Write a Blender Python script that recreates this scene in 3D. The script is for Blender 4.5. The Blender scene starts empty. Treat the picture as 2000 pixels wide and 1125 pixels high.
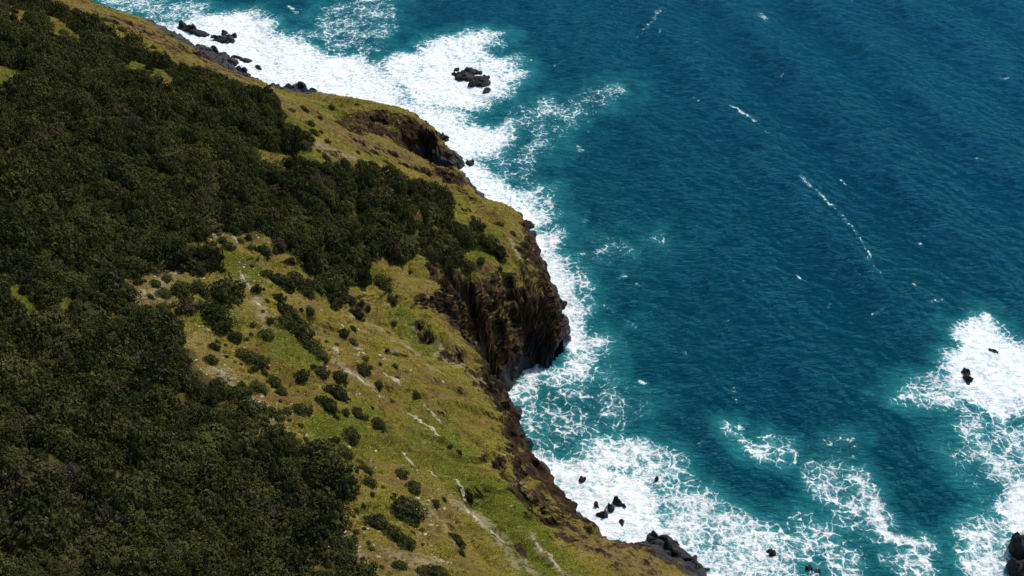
import bpy, bmesh, math, random
import numpy as np
from mathutils import Vector, Matrix

random.seed(7)
RNG = np.random.default_rng(11)
scene = bpy.context.scene
COL = scene.collection

# ------------------------------------------------------------------ camera
CAM_H, PITCH, FPX = 160.0, math.radians(40.0), 1960.0      # metres above the sea, down-tilt, focal length (photo pixels)
cam_data = bpy.data.cameras.new('camera')
cam_data.sensor_width = 36.0
cam_data.lens = 36.0 * FPX / 2000.0
cam_data.clip_start, cam_data.clip_end = 1.0, 30000.0
cam = bpy.data.objects.new('camera', cam_data)
COL.objects.link(cam)
cam.location = (0, 0, CAM_H)
cam.rotation_euler = (math.pi / 2 - PITCH, 0, 0)
scene.camera = cam

# ------------------------------------------------------------------ sky and sun
SUN_EL, SUN_AZ = math.radians(48), math.radians(42)         # azimuth clockwise from +Y
world = bpy.data.worlds.new('World')
scene.world = world
world.use_nodes = True
wn = world.node_tree
wn.nodes.clear()
sky = wn.nodes.new('ShaderNodeTexSky')
sky.sky_type = 'NISHITA'
sky.sun_disc = False
sky.sun_elevation = SUN_EL
sky.sun_rotation = SUN_AZ
sky.air_density = 1.0
sky.dust_density = 1.0
bg = wn.nodes.new('ShaderNodeBackground')
bg.inputs['Strength'].default_value = 0.11
wo = wn.nodes.new('ShaderNodeOutputWorld')
wn.links.new(sky.outputs[0], bg.inputs[0])
wn.links.new(bg.outputs[0], wo.inputs[0])

sun_data = bpy.data.lights.new('sun', 'SUN')
sun_data.energy = 3.2
sun_data.angle = math.radians(4)
sun_data.color = (1.0, 0.95, 0.87)
sun = bpy.data.objects.new('sun', sun_data)
COL.objects.link(sun)
sdir = Vector((math.sin(SUN_AZ) * math.cos(SUN_EL), math.cos(SUN_AZ) * math.cos(SUN_EL), math.sin(SUN_EL)))
sun.rotation_euler = sdir.to_track_quat('Z', 'Y').to_euler()
sun.location = (0, 0, 400)

scene.view_settings.view_transform = 'Standard'
scene.view_settings.look = 'None'
scene.view_settings.exposure = 0.42
scene.view_settings.gamma = 1.0
scene.view_settings.use_curve_mapping = False

# ------------------------------------------------------------------ numeric helpers
_perm = np.random.default_rng(3).permutation(512)
_perm = np.concatenate([_perm, _perm, _perm])
_g3 = np.random.default_rng(5).normal(size=(512, 3))
_g3 /= np.linalg.norm(_g3, axis=1)[:, None]


def noise3(x, y, z):
    """gradient noise, about -1..1"""
    xi, yi, zi = np.floor(x).astype(int), np.floor(y).astype(int), np.floor(z).astype(int)
    fx, fy, fz = x - xi, y - yi, z - zi
    u, v, w = (f * f * f * (f * (f * 6 - 15) + 10) for f in (fx, fy, fz))
    out = 0
    for i in (0, 1):
        for j in (0, 1):
            for k in (0, 1):
                h = _perm[(_perm[(_perm[(xi + i) & 511] + yi + j) & 511] + zi + k) & 511]
                g = _g3[h]
                dot = g[..., 0] * (fx - i) + g[..., 1] * (fy - j) + g[..., 2] * (fz - k)
                out = out + dot * (u if i else 1 - u) * (v if j else 1 - v) * (w if k else 1 - w)
    return out * 1.6


def fbm(x, y, z=None, octaves=4, gain=0.5, ridged=False):
    z = np.zeros_like(x) if z is None else z
    a, s, tot = 1.0, 0.0, 0.0
    for o in range(octaves):
        n = noise3(x + 17.3 * o, y - 9.1 * o, z + 4.7 * o)
        s = s + a * ((1 - 2 * np.abs(n)) if ridged else n)
        tot += a
        x, y, z, a = x * 2.03, y * 2.03, z * 2.03, a * gain
    return s / tot


def blocks(x, y, z):
    """a random push, -1..1, for each irregular block of a broken rock mass"""
    xi, yi, zi = np.floor(x).astype(int), np.floor(y).astype(int), np.floor(z).astype(int)
    best, val = np.full(x.shape, 9e9), np.zeros(x.shape)
    for i in (-1, 0, 1):
        for j in (-1, 0, 1):
            for k in (-1, 0, 1):
                h = _perm[(_perm[(_perm[(xi + i) & 511] + yi + j) & 511] + zi + k) & 511]
                g = _g3[h]
                d = (xi + i + 0.5 + 0.45 * g[:, 0] - x) ** 2 + (yi + j + 0.5 + 0.45 * g[:, 1] - y) ** 2 + (zi + k + 0.5 + 0.45 * g[:, 2] - z) ** 2
                m = d < best
                best, val = np.where(m, d, best), np.where(m, h / 255.5 - 1, val)
    return val


def sstep(a, b, x):
    t = np.clip((x - a) / (b - a), 0, 1)
    return t * t * (3 - 2 * t)


def ray(px, py):
    u, v = (px - 1000.0) / FPX, (py - 562.5) / FPX
    return np.array([u, math.cos(PITCH) - v * math.sin(PITCH), -math.sin(PITCH) - v * math.cos(PITCH)])


def at(px, py, z=0.0):
    """the point of the level z that the photograph shows at a pixel"""
    d = ray(px, py)
    t = (z - CAM_H) / d[2]
    return np.array([d[0] * t, d[1] * t])


def seg_dist(x, y, P, closed=False):
    """distance to a polyline, index of the nearest segment and the parameter on it"""
    best = np.full(x.shape, 1e18)
    idx = np.zeros(x.shape, int)
    par = np.zeros(x.shape)
    n = len(P)
    for i in range(n if closed else n - 1):
        ax, ay = P[i]
        bx, by = P[(i + 1) % n]
        ex, ey = bx - ax, by - ay
        L = ex * ex + ey * ey + 1e-9
        t = np.clip(((x - ax) * ex + (y - ay) * ey) / L, 0, 1)
        q = (x - ax - t * ex) ** 2 + (y - ay - t * ey) ** 2
        m = q < best
        best = np.where(m, q, best)
        idx = np.where(m, i, idx)
        par = np.where(m, t, par)
    return np.sqrt(best), idx, par


def inside(x, y, P):
    c = np.zeros(x.shape, bool)
    n = len(P)
    for i in range(n):
        ax, ay = P[i]
        bx, by = P[(i + 1) % n]
        if ay == by:
            continue
        c ^= ((ay > y) != (by > y)) & (x < (bx - ax) * (y - ay) / (by - ay) + ax)
    return c


# ------------------------------------------------------------------ the coast: waterline with cliff height and cliff width (metres)
#          point                 cliff_h  cliff_w
COAST_RAW = [
    ((-420, 560), 10, 8), ((-300, 455), 10, 8), ((-215, 392), 9, 8),
    (at(130, 2), 8, 8), (at(190, 14), 8, 8), (at(250, 36), 7, 8), (at(300, 47), 7, 8), (at(337, 64), 6, 8), (at(385, 93), 5, 7),
    (at(425, 102), 4, 6), (at(452, 120), 4, 6), (at(475, 143), 3.5, 6), (at(520, 168), 3.5, 6), (at(560, 176), 4, 6), (at(602, 192), 5, 6),
    ((-58, 285), 6, 6), ((-46, 278), 8, 6), ((-36, 271), 10, 6), (at(832, 266), 13, 6), (at(862, 291), 12, 7), (at(890, 308), 9, 8), (at(916, 326), 6, 6),
    ((-17, 243), 10, 4), ((-25, 245.5), 18, 4.5), ((-27, 241.5), 12, 5), ((-18, 238), 9, 5),
    (at(912, 352), 9, 5), (at(935, 385), 9, 5), (at(962, 412), 9, 6), (at(995, 428), 9, 6), (at(1022, 440), 11, 6), (at(1038, 470), 14, 6),
    (at(1052, 505), 17, 7), (at(1067, 545), 19, 8), (at(1090, 592), 20, 10), (at(1113, 645), 20, 10), (at(1112, 690), 18, 9), (at(1088, 716), 20, 7),
    (at(1040, 708), 24, 6), (at(1028, 714), 26, 6), (at(1004, 742), 26, 6), (at(984, 772), 24, 6), ((-5.5, 153), 22, 5), ((-5, 150.5), 17, 4.5),
    (at(998, 803), 15, 4.5), (at(1018, 850), 15, 7), (at(1044, 902), 16, 10), (at(1075, 945), 17, 11), (at(1112, 992), 18, 12),
    (at(1150, 1045), 18, 13), (at(1195, 1066), 16, 14), (at(1240, 1066), 12, 13), (at(1285, 1062), 9, 11), (at(1335, 1100), 9, 10), (at(1372, 1126), 10, 10),
    ((42, 102), 12, 10), ((52, 88), 14, 10), ((60, 60), 14, 10), ((70, 20), 14, 10), ((85, -40), 14, 10), ((120, -160), 14, 10)]
COAST = np.array([c[0] for c in COAST_RAW], float)
CLIFF_H = np.array([c[1] for c in COAST_RAW], float)
CLIFF_W = np.array([c[2] for c in COAST_RAW], float)
LAND = np.vstack([COAST, [(-700, -160), (-700, 560)]])
# the broad run of the coast that the upper hillside follows
BROAD = np.array([(-420, 555), (-215, 385), (-160, 346), (-105, 310), (-62, 270), (-30, 240), (-12, 215), (0, 185), (0, 165), (4, 140), (22, 108), (45, 80), (62, 40), (90, -60), (120, -160)], float)
BROADLAND = np.vstack([BROAD, [(-700, -160), (-700, 555)]])

# swellings and gullies of the hillside: centre, radius x, radius y, height
def hump(x, y, cx, cy, rx, ry, h, rot=0.0):
    c, s = math.cos(rot), math.sin(rot)
    u, v = (x - cx) * c + (y - cy) * s, -(x - cx) * s + (y - cy) * c
    return h * np.exp(-(u / rx) ** 2 - (v / ry) ** 2)


def height(x, y):
    wx = x + 1.5 * fbm(x / 9, y / 9, octaves=4) + 0.35 * fbm(x / 1.7, y / 1.7, octaves=2)
    wy = y + 1.5 * fbm(x / 9 + 40, y / 9, octaves=4) + 0.35 * fbm(x / 1.7 + 40, y / 1.7, octaves=2)
    d0, i, t = seg_dist(wx, wy, COAST)
    sg = np.where(inside(wx, wy, LAND), 1.0, -1.0)
    d = d0 * sg
    # cliff height and width: weighted from the coast points around
    sw = sh = sv = 0
    for k in range(len(COAST)):
        q = ((x - COAST[k, 0]) ** 2 + (y - COAST[k, 1]) ** 2 + 4.0) ** -2.0
        sw, sh, sv = sw + q, sh + q * CLIFF_H[k], sv + q * CLIFF_W[k]
    hc, wc = sh / sw, sv / sw
    db, _, _ = seg_dist(x, y, BROAD)
    db = db * np.where(inside(x, y, BROADLAND), 1.0, -1.0)
    e = np.clip(d / wc, 0, 6)
    # rises steeply, then rounds off into the slope
    cl = hc * (1 - np.exp(-1.25 * e - 0.55 * e * e))
    up = np.clip(db, 0, None)
    soft = up * up / (up + 5.0)
    slope = 0.86 * np.minimum(soft, 42) + 0.50 * np.clip(soft - 42, 0, 60) + 0.40 * np.clip(soft - 102, 0, 400)
    amp = sstep(2, 30, d)
    slope = slope * sstep(0, 10, d)
    z = cl + slope
    z = z + amp * (2.6 * fbm(x / 34, y / 34, octaves=3) + 0.75 * fbm(x / 5, y / 5, octaves=4))
    sc, nn = (x - 60) * -0.592 + (y - 60) * 0.806, (x - 60) * -0.806 + (y - 60) * -0.592
    z = z + sstep(3, 14, d) * (0.9 + 1.9 * sstep(55, 20, d)) * fbm(sc / 8.5 + 0.6 * fbm(x / 15, y / 15, octaves=2), nn / 42, octaves=3, ridged=True)
    z = z + sstep(3, 14, d) * sstep(60, 30, d) * 0.85 * fbm(sc / 3.6 + 0.8 * fbm(x / 9, y / 9, octaves=2), nn / 24, octaves=3, ridged=True)
    z = z + sstep(4, 20, d) * sstep(75, 45, d) * 1.5 * fbm(sc / 13 + 3, nn / 22, octaves=3)
    z = z + sstep(0, 6, d) * 0.10 * fbm(x / 1.1, y / 1.1, octaves=2)
    trk = z / 1.05 + 0.8 * fbm(x / 11, y / 11, octaves=2)
    z = z + sstep(6, 16, d) * sstep(80, 55, d) * 0.16 * sstep(-0.25, 0.25, fbm(x / 17 + 5, y / 17, octaves=2)) * (np.abs((trk % 1.0) * 2 - 1) - 0.5)
    sea = -0.2 + 0.9 * d
    z = np.where(d > 0, z - 0.15, np.maximum(sea, -8))
    return z


# gullies cut into the seaward slope: depth, half width (metres), line
GULLIES = []
GULLY_TRACES = [
    (1.6, 1.8, [(838, 532), (872, 562), (905, 590), (945, 632)]), (1.4, 1.6, [(805, 584), (850, 604), (892, 634), (935, 690)]), (1.7, 1.8, [(808, 655), (840, 662), (885, 690), (930, 722)]),
    (1.4, 1.5, [(690, 590), (740, 630), (790, 650)]), (1.2, 1.4, [(860, 800), (900, 840), (950, 880)]), (2.0, 2.0, [(958, 885), (1000, 935), (1050, 990), (1120, 1050)]),
    (1.8, 2.0, [(905, 945), (950, 1000), (1010, 1060), (1080, 1122)]), (1.6, 1.6, [(1000, 900), (1040, 950), (1090, 1000), (1150, 1052)]), (1.6, 1.8, [(850, 985), (900, 1040), (960, 1100), (985, 1124)]),
    (1.5, 2.0, [(985, 470), (1005, 510), (1025, 560)]), (1.6, 1.8, [(1010, 470), (1040, 540), (1060, 600), (1075, 660)]), (1.5, 2.4, [(650, 215), (700, 262), (760, 300), (800, 318)]),
    (1.5, 2.2, [(590, 262), (640, 292), (700, 318)]), (1.3, 2.2, [(280, 62), (340, 95), (420, 135)]), (1.2, 2.0, [(200, 30), (250, 58), (300, 75)]), (1.2, 2.0, [(820, 325), (860, 345), (905, 372)])]


def carve(x, y):
    c = np.zeros(x.shape)
    for dep, w, W in GULLIES:
        lo, hi = W.min(0) - 4 * w, W.max(0) + 4 * w
        k = (x > lo[0]) & (x < hi[0]) & (y > lo[1]) & (y < hi[1])
        if not k.any():
            continue
        xx, yy = x[k], y[k]
        dd, i, t = seg_dist(xx + 1.3 * fbm(xx / 4, yy / 4, octaves=3), yy + 1.3 * fbm(xx / 4 + 20, yy / 4, octaves=3), W)
        q = (i + t) / (len(W) - 1)
        c[k] = np.maximum(c[k], dep * np.exp(-(dd / w) ** 2 * 1.2) * sstep(0, 0.2, q) * sstep(1.02, 0.8, q))
    return c


# look-up grid of the heights for placing things
GX0, GY0, GS = -330.0, -20.0, 0.75
_gx, _gy = np.meshgrid(np.arange(GX0, 120, GS), np.arange(GY0, 480, GS), indexing='ij')
HGRID = height(_gx, _gy)
_hgx, _hgy = np.gradient(HGRID, GS)


def lookup(G, x, y):
    fx, fy = np.clip((x - GX0) / GS, 0, G.shape[0] - 2), np.clip((y - GY0) / GS, 0, G.shape[1] - 2)
    i, j = np.asarray(fx).astype(int), np.asarray(fy).astype(int)
    a, b = fx - i, fy - j
    return G[i, j] * (1 - a) * (1 - b) + G[i + 1, j] * a * (1 - b) + G[i, j + 1] * (1 - a) * b + G[i + 1, j + 1] * a * b


def hz(x, y):
    return lookup(HGRID, x, y)


def land_at(px, py):
    """where the sight line through a photo pixel meets the hillside"""
    d = ray(px, py)
    t = np.arange(40, 460, 0.4)
    X, Y, Z = d[0] * t, d[1] * t, CAM_H + d[2] * t
    hit = Z < np.maximum(hz(X, Y), 0)
    k = int(np.argmax(hit)) if hit.any() else len(t) - 1
    return np.array([X[k], Y[k], max(float(hz(X[k], Y[k])), 0.0)])


GULLIES += [(dep, w, np.array([land_at(*p)[:2] for p in ln])) for dep, w, ln in GULLY_TRACES]
HGRID = HGRID - carve(_gx, _gy)
_hgx, _hgy = np.gradient(HGRID, GS)

# ------------------------------------------------------------------ what grows where: outlines traced on the hillside
def outline(pts):
    return np.array([p[1:] if p[0] == 'w' else land_at(*p)[:2] for p in pts], float)


SCRUB = outline([
    (70, 4), (130, 24), (165, 38), (189, 63), (210, 77), (238, 84), (262, 95), (280, 105), (295, 118), (329, 119), (336, 137), (371, 144), (399, 150), (430, 153), (441, 163),
    (490, 181), (504, 184), (536, 200), (542, 215), (545, 245), (552, 252), (594, 266), (584, 301), (552, 297), (520, 290), (480, 300), (500, 318), (570, 325), (696, 336), (752, 353),
    (797, 360), (830, 370), (867, 388), (881, 420), (864, 430), (885, 448), (927, 465), (920, 486), (892, 507), (836, 514), (808, 504), (790, 500), (780, 528), (765, 515), (752, 500),
    (727, 490), (710, 497), (722, 525), (724, 546), (710, 574), (695, 560), (680, 545), (675, 588), (647, 595), (619, 574), (584, 577), (601, 556), (647, 528), (605, 518), (570, 504),
    (545, 493), (539, 458), (529, 469), (490, 476), (459, 455), (420, 448), (401, 448), (403, 483), (427, 508), (413, 525), (389, 535), (361, 518), (350, 507), (333, 515), (315, 536),
    (298, 543), (263, 532), (224, 530), (217, 539), (259, 578), (242, 585), (235, 616), (196, 627), (193, 641), (228, 630), (259, 609), (298, 620), (371, 655), (350, 672), (389, 700),
    (385, 714), (397, 731), (429, 752), (467, 776), (474, 797), (513, 804), (525, 815), (492, 836), (478, 853), (485, 916), (502, 906), (506, 871), (520, 850), (551, 843), (600, 867),
    (635, 916), (674, 958), (649, 976), (656, 1011), (646, 1039), (695, 1091), (700, 1123), ('w', -10, 52), ('w', -60, 10), ('w', -330, -10), ('w', -330, 420), ('w', -230, 345)])
CLEARINGS = [outline(c) for c in (
    [(8, 2), (30, 6), (62, 30), (48, 58), (6, 46)],
    [(84, 28), (120, 42), (152, 64), (190, 88), (176, 114), (147, 96), (98, 74)],
    [(236, 112), (275, 124), (338, 144), (336, 164), (288, 154), (240, 146)],
    [(298, 152), (350, 160), (350, 184), (302, 180)],
    [(-20, 132), (40, 138), (46, 172), (-20, 176)],
    [(805, 404), (830, 418), (853, 446), (840, 450), (822, 428)],
    [(685, 450), (720, 475), (712, 485), (690, 465)], [(568, 440), (592, 450), (588, 462), (570, 455)], [(760, 405), (780, 425), (775, 435), (757, 420)],
    [(0, 556), (30, 562), (70, 588), (92, 604), (110, 584), (135, 578), (134, 612), (122, 630), (95, 630), (70, 618), (35, 605), (0, 575)],
    [(45, 684), (70, 675), (98, 680), (80, 700), (50, 697)], [(0, 660), (20, 668), (22, 684), (0, 684)],
    [(262, 680), (290, 676), (318, 688), (305, 704), (275, 704)], [(135, 632), (165, 634), (160, 645), (135, 643)],
    [(305, 725), (330, 728), (325, 748), (308, 748)],
    [(556, 950), (572, 953), (570, 966), (557, 964)], [(584, 964), (630, 966), (622, 978), (590, 976)],
    [(535, 1075), (575, 1072), (628, 1090), (620, 1104), (560, 1088)], [(95, 1042), (130, 1048), (152, 1070), (130, 1078), (100, 1062)],
    [(265, 240), (282, 245), (280, 256), (266, 254)], [(490, 300), (520, 292), (565, 300), (560, 318), (505, 316)],
    [(200, 365), (212, 352), (216, 372), (206, 380)], [(225, 376), (240, 378), (238, 386), (228, 384)], [(198, 440), (226, 445), (222, 455), (200, 452)], [(365, 462), (372, 466), (370, 478), (364, 474)],
    [(395, 300), (425, 306), (420, 316), (398, 312)], [(310, 230), (330, 228), (330, 240), (315, 242)])]
# bare or broken rock: strength and outline
ROCKY = [(v, outline(c)) for v, c in (
    (0.45, [(836, 525), (878, 539), (937, 602), (934, 616), (902, 602), (867, 567), (836, 546)]),
    (0.42, [(804, 577), (850, 595), (895, 630), (881, 634), (832, 609), (804, 588)]),
    (0.70, [(804, 651), (836, 644), (850, 658), (822, 665)]),
    (0.55, [(900, 600), (950, 640), (962, 680), (948, 668), (912, 630)]),
    (0.48, [(835, 665), (885, 705), (940, 735), (925, 745), (870, 715)]),
    (0.44, [(985, 850), (1003, 822), (1050, 915), (1110, 995), (1180, 1058), (1150, 1082), (1090, 1050), (1040, 1005), (995, 960), (962, 925), (950, 895)]),
    (0.36, [(1180, 1062), (1240, 1066), (1340, 1108), (1340, 1123), (1200, 1123), (1110, 1080)]),
    (0.42, [(1005, 470), (1036, 480), (1064, 560), (1100, 640), (1096, 680), (1060, 690), (1050, 620), (1020, 560)]),
    (0.62, [(690, 214), (785, 220), (820, 262), (850, 305), (800, 300), (770, 280), (700, 262), (660, 235)]),
    (0.62, [(825, 316), (868, 322), (905, 356), (950, 405), (925, 398), (890, 370), (860, 350)]),
    (0.45, [(150, 12), (260, 44), (330, 66), (440, 118), (545, 182), (520, 186), (430, 148), (330, 98), (240, 62)]),
    (0.45, [(600, 270), (640, 290), (690, 300), (680, 315), (640, 305)]), (0.40, [(640, 215), (690, 262), (760, 300), (750, 310), (680, 275)]))]
# fresh green growth: pixel, radius in metres, strength
LUSH = [(land_at(px, py)[:2], r, v) for px, py, r, v in (
    (20, 155, 5, .4), (120, 58, 6, .3), (160, 85, 5, .4), (255, 130, 5, .4), (300, 142, 5, .4), (560, 240, 5, .45), (545, 220, 5, .4), (700, 295, 5, .35), (730, 305, 4, .35), (640, 215, 4, .3), (655, 228, 4, .3),
    (575, 290, 4, .3), (480, 528, 4, .5), (460, 515, 3, .4), (600, 450, 3, .5), (570, 445, 3, .5), (700, 500, 4, .45), (690, 530, 4, .4), (115, 600, 5, .5), (60, 690, 4, .45), (420, 610, 4, .3),
    (560, 700, 6, .3), (650, 640, 5, .2), (830, 790, 8, .2), (900, 760, 8, .15), (830, 870, 7, .25), (760, 850, 7, .2), (970, 980, 6, .4), (1000, 1030, 6, .4), (1060, 1090, 6, .3), (940, 500, 5, .35), (990, 490, 5, .3),
    (980, 460, 5, .25), (880, 560, 4, .2), (800, 625, 5, .25), (680, 880, 5, .25), (620, 830, 4, .25), (720, 1010, 4, .2), (530, 460, 3, .5), (545, 660, 4, .3))]


# dry brown ground
DRY = [(land_at(px, py)[:2], r, v) for px, py, r, v in (
    (210, 30, 16, .75), (290, 70, 16, .8), (370, 110, 16, .8), (450, 155, 13, .75), (540, 195, 9, .6), (640, 245, 9, .4), (690, 275, 9, .45), (760, 300, 9, .4), (650, 300, 7, .45), (830, 325, 7, .4), (880, 360, 7, .35),
    (300, 575, 6, .4), (350, 520, 5, .4), (250, 600, 5, .4), (440, 480, 6, .3), (540, 560, 7, .3), (620, 510, 6, .3), (700, 600, 8, .3), (780, 560, 7, .3), (860, 600, 7, .35), (900, 660, 8, .3),
    (430, 700, 6, .35), (500, 820, 6, .45), (490, 890, 5, .4), (620, 640, 6, .35), (690, 1040, 6, .35), (760, 1100, 7, .3), (870, 1000, 7, .3), (1060, 1000, 8, .35), (1150, 1070, 8, .4), (1240, 1095, 9, .4), (960, 620, 6, .3))]


# bare grey-tan ground along ribs and slips: half width in metres, line
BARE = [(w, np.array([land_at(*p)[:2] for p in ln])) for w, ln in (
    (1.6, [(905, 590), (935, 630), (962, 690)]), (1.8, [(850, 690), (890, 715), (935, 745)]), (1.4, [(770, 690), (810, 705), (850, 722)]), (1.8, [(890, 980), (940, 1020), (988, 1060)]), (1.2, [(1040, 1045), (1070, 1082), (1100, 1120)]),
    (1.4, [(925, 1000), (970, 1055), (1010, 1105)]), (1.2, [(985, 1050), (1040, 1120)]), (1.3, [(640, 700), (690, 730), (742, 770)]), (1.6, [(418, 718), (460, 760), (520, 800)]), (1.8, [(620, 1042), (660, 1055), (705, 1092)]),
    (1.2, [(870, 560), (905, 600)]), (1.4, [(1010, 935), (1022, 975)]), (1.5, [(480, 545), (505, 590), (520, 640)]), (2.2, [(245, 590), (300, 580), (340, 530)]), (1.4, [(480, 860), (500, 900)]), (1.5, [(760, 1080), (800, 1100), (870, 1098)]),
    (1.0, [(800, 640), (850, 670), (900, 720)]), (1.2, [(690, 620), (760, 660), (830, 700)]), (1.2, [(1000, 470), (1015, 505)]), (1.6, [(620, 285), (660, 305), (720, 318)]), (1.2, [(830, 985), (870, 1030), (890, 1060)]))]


def scrub_mask(x, y, gaps=True):
    wx, wy = x + 1.5 * fbm(x / 4, y / 4, octaves=2), y + 1.5 * fbm(x / 4 + 20, y / 4, octaves=2)
    m = inside(wx, wy, SCRUB)
    if gaps:
        m &= ~((fbm(x / 5.5 + 70, y / 5.5, octaves=3) > 0.40) & (fbm(x / 30 + 7, y / 30, octaves=2) > -0.12))
    for c in CLEARINGS:
        m &= ~inside(wx, wy, c)
    return m


def rocky(x, y):
    r = np.zeros(x.shape)
    wx, wy = x + 2.0 * fbm(x / 5, y / 5, octaves=3), y + 2.0 * fbm(x / 5 + 20, y / 5, octaves=3)
    for v, c in ROCKY:
        lo, hi = c.min(0) - 6, c.max(0) + 6
        k = (x > lo[0]) & (x < hi[0]) & (y > lo[1]) & (y < hi[1])
        dd, _, _ = seg_dist(wx[k], wy[k], c, closed=True)
        r[k] = np.maximum(r[k], v * sstep(-2.0, 1.5, dd * np.where(inside(wx[k], wy[k], c), 1, -1)))
    return r


# ------------------------------------------------------------------ object helpers
def link(o, parent=None):
    COL.objects.link(o)
    if parent is not None:
        o.parent = parent
    return o


def tag(o, label=None, cat=None, group=None, kind=None):
    for k, v in (('label', label), ('category', cat), ('group', group), ('kind', kind)):
        if v:
            o[k] = v
    return o


def grid_mesh(name, V, nr, nc, keep=None, smooth=True):
    """a sheet of quads from an nr x nc array of points"""
    idx = np.arange(nr * nc).reshape(nr, nc)
    F = np.stack([idx[:-1, :-1], idx[1:, :-1], idx[1:, 1:], idx[:-1, 1:]], -1).reshape(-1, 4)
    if keep is not None:
        F = F[keep[F].any(1)]
        used = np.zeros(len(V), bool)
        used[F.ravel()] = True
        new = np.cumsum(used) - 1
        V, F = V[used], new[F]
    else:
        used = None
    me = bpy.data.meshes.new(name)
    me.vertices.add(len(V))
    me.vertices.foreach_set('co', V.astype(np.float32).ravel())
    me.loops.add(len(F) * 4)
    me.loops.foreach_set('vertex_index', F.astype(np.int32).ravel())
    me.polygons.add(len(F))
    me.polygons.foreach_set('loop_start', np.arange(0, len(F) * 4, 4, dtype=np.int32))
    me.polygons.foreach_set('loop_total', np.full(len(F), 4, np.int32))
    me.polygons.foreach_set('use_smooth', np.full(len(F), smooth))
    me.update(calc_edges=True)
    return me, used


def set_attr(me, name, val):
    a = me.attributes.new(name, 'FLOAT', 'POINT')
    a.data.foreach_set('value', np.asarray(val, np.float32))


class NT:
    """short-hand for building node trees"""
    def __init__(self, name):
        self.m = bpy.data.materials.new(name)
        self.m.use_nodes = True
        self.t = self.m.node_tree
        self.t.nodes.clear()
        self.out = self.t.nodes.new('ShaderNodeOutputMaterial')

    def n(self, typ, **kw):
        nd = self.t.nodes.new('ShaderNode' + typ)
        for k, v in kw.items():
            setattr(nd, k, v)
        return nd

    def put(self, sock, v):
        if isinstance(v, bpy.types.NodeSocket):
            self.t.links.new(v, sock)
        elif v is not None:
            sock.default_value = v

    def math(self, op, a, b=None, c=None, clamp=False):
        nd = self.n('Math', operation=op, use_clamp=clamp)
        for s, v in zip(nd.inputs, (a, b, c)):
            self.put(s, v)
        return nd.outputs[0]

    def vmath(self, op, a, b=None, scale=None):
        nd = self.n('VectorMath', operation=op)
        self.put(nd.inputs[0], a)
        if b is not None:
            self.put(nd.inputs[1], b)
        if scale is not None:
            self.put(nd.inputs['Scale'], scale)
        return nd.outputs[0]

    def ss(self, x, a, b):
        nd = self.n('MapRange', interpolation_type='SMOOTHSTEP', clamp=True)
        self.put(nd.inputs[0], x)
        self.put(nd.inputs[1], a)
        self.put(nd.inputs[2], b)
        return nd.outputs[0]

    def noise(self, vec, scale, detail=4.0, rough=0.55, dist=0.0, typ='FBM', col=False):
        nd = self.n('TexNoise', noise_type=typ)
        self.put(nd.inputs['Vector'], vec)
        self.put(nd.inputs['Scale'], scale)
        self.put(nd.inputs['Detail'], detail)
        self.put(nd.inputs['Roughness'], rough)
        self.put(nd.inputs['Distortion'], dist)
        return nd.outputs['Color' if col else 0]

    def voronoi(self, vec, scale, feature='DISTANCE_TO_EDGE', rand=1.0, out=0):
        nd = self.n('TexVoronoi', feature=feature)
        self.put(nd.inputs['Vector'], vec)
        self.put(nd.inputs['Scale'], scale)
        self.put(nd.inputs['Randomness'], rand)
        return nd.outputs[out]

    def mix(self, f, a, b):
        nd = self.n('Mix', data_type='RGBA')
        self.put(nd.inputs[0], f)
        self.put(nd.inputs[6], a if isinstance(a, bpy.types.NodeSocket) else (*a, 1))
        self.put(nd.inputs[7], b if isinstance(b, bpy.types.NodeSocket) else (*b, 1))
        return nd.outputs[2]

    def attr(self, name):
        return self.n('Attribute', attribute_name=name).outputs['Fac']

    def pos(self):
        return self.n('NewGeometry').outputs['Position']

    def bump(self, h, strength=0.5, dist=0.1, normal=None):
        nd = self.n('Bump')
        nd.inputs['Strength'].default_value = strength
        nd.inputs['Distance'].default_value = dist
        self.put(nd.inputs['Height'], h)
        if normal is not None:
            self.put(nd.inputs['Normal'], normal)
        return nd.outputs[0]

    def bsdf(self, color, rough=0.9, spec=0.3, normal=None, **kw):
        nd = self.n('BsdfPrincipled')
        self.put(nd.inputs['Base Color'], color if isinstance(color, bpy.types.NodeSocket) else (*color, 1))
        self.put(nd.inputs['Roughness'], rough)
        self.put(nd.inputs['Specular IOR Level'], spec)
        if normal is not None:
            self.put(nd.inputs['Normal'], normal)
        for k, v in kw.items():
            self.put(nd.inputs[k], v)
        self.t.links.new(nd.outputs[0], self.out.inputs[0])
        return nd


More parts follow.
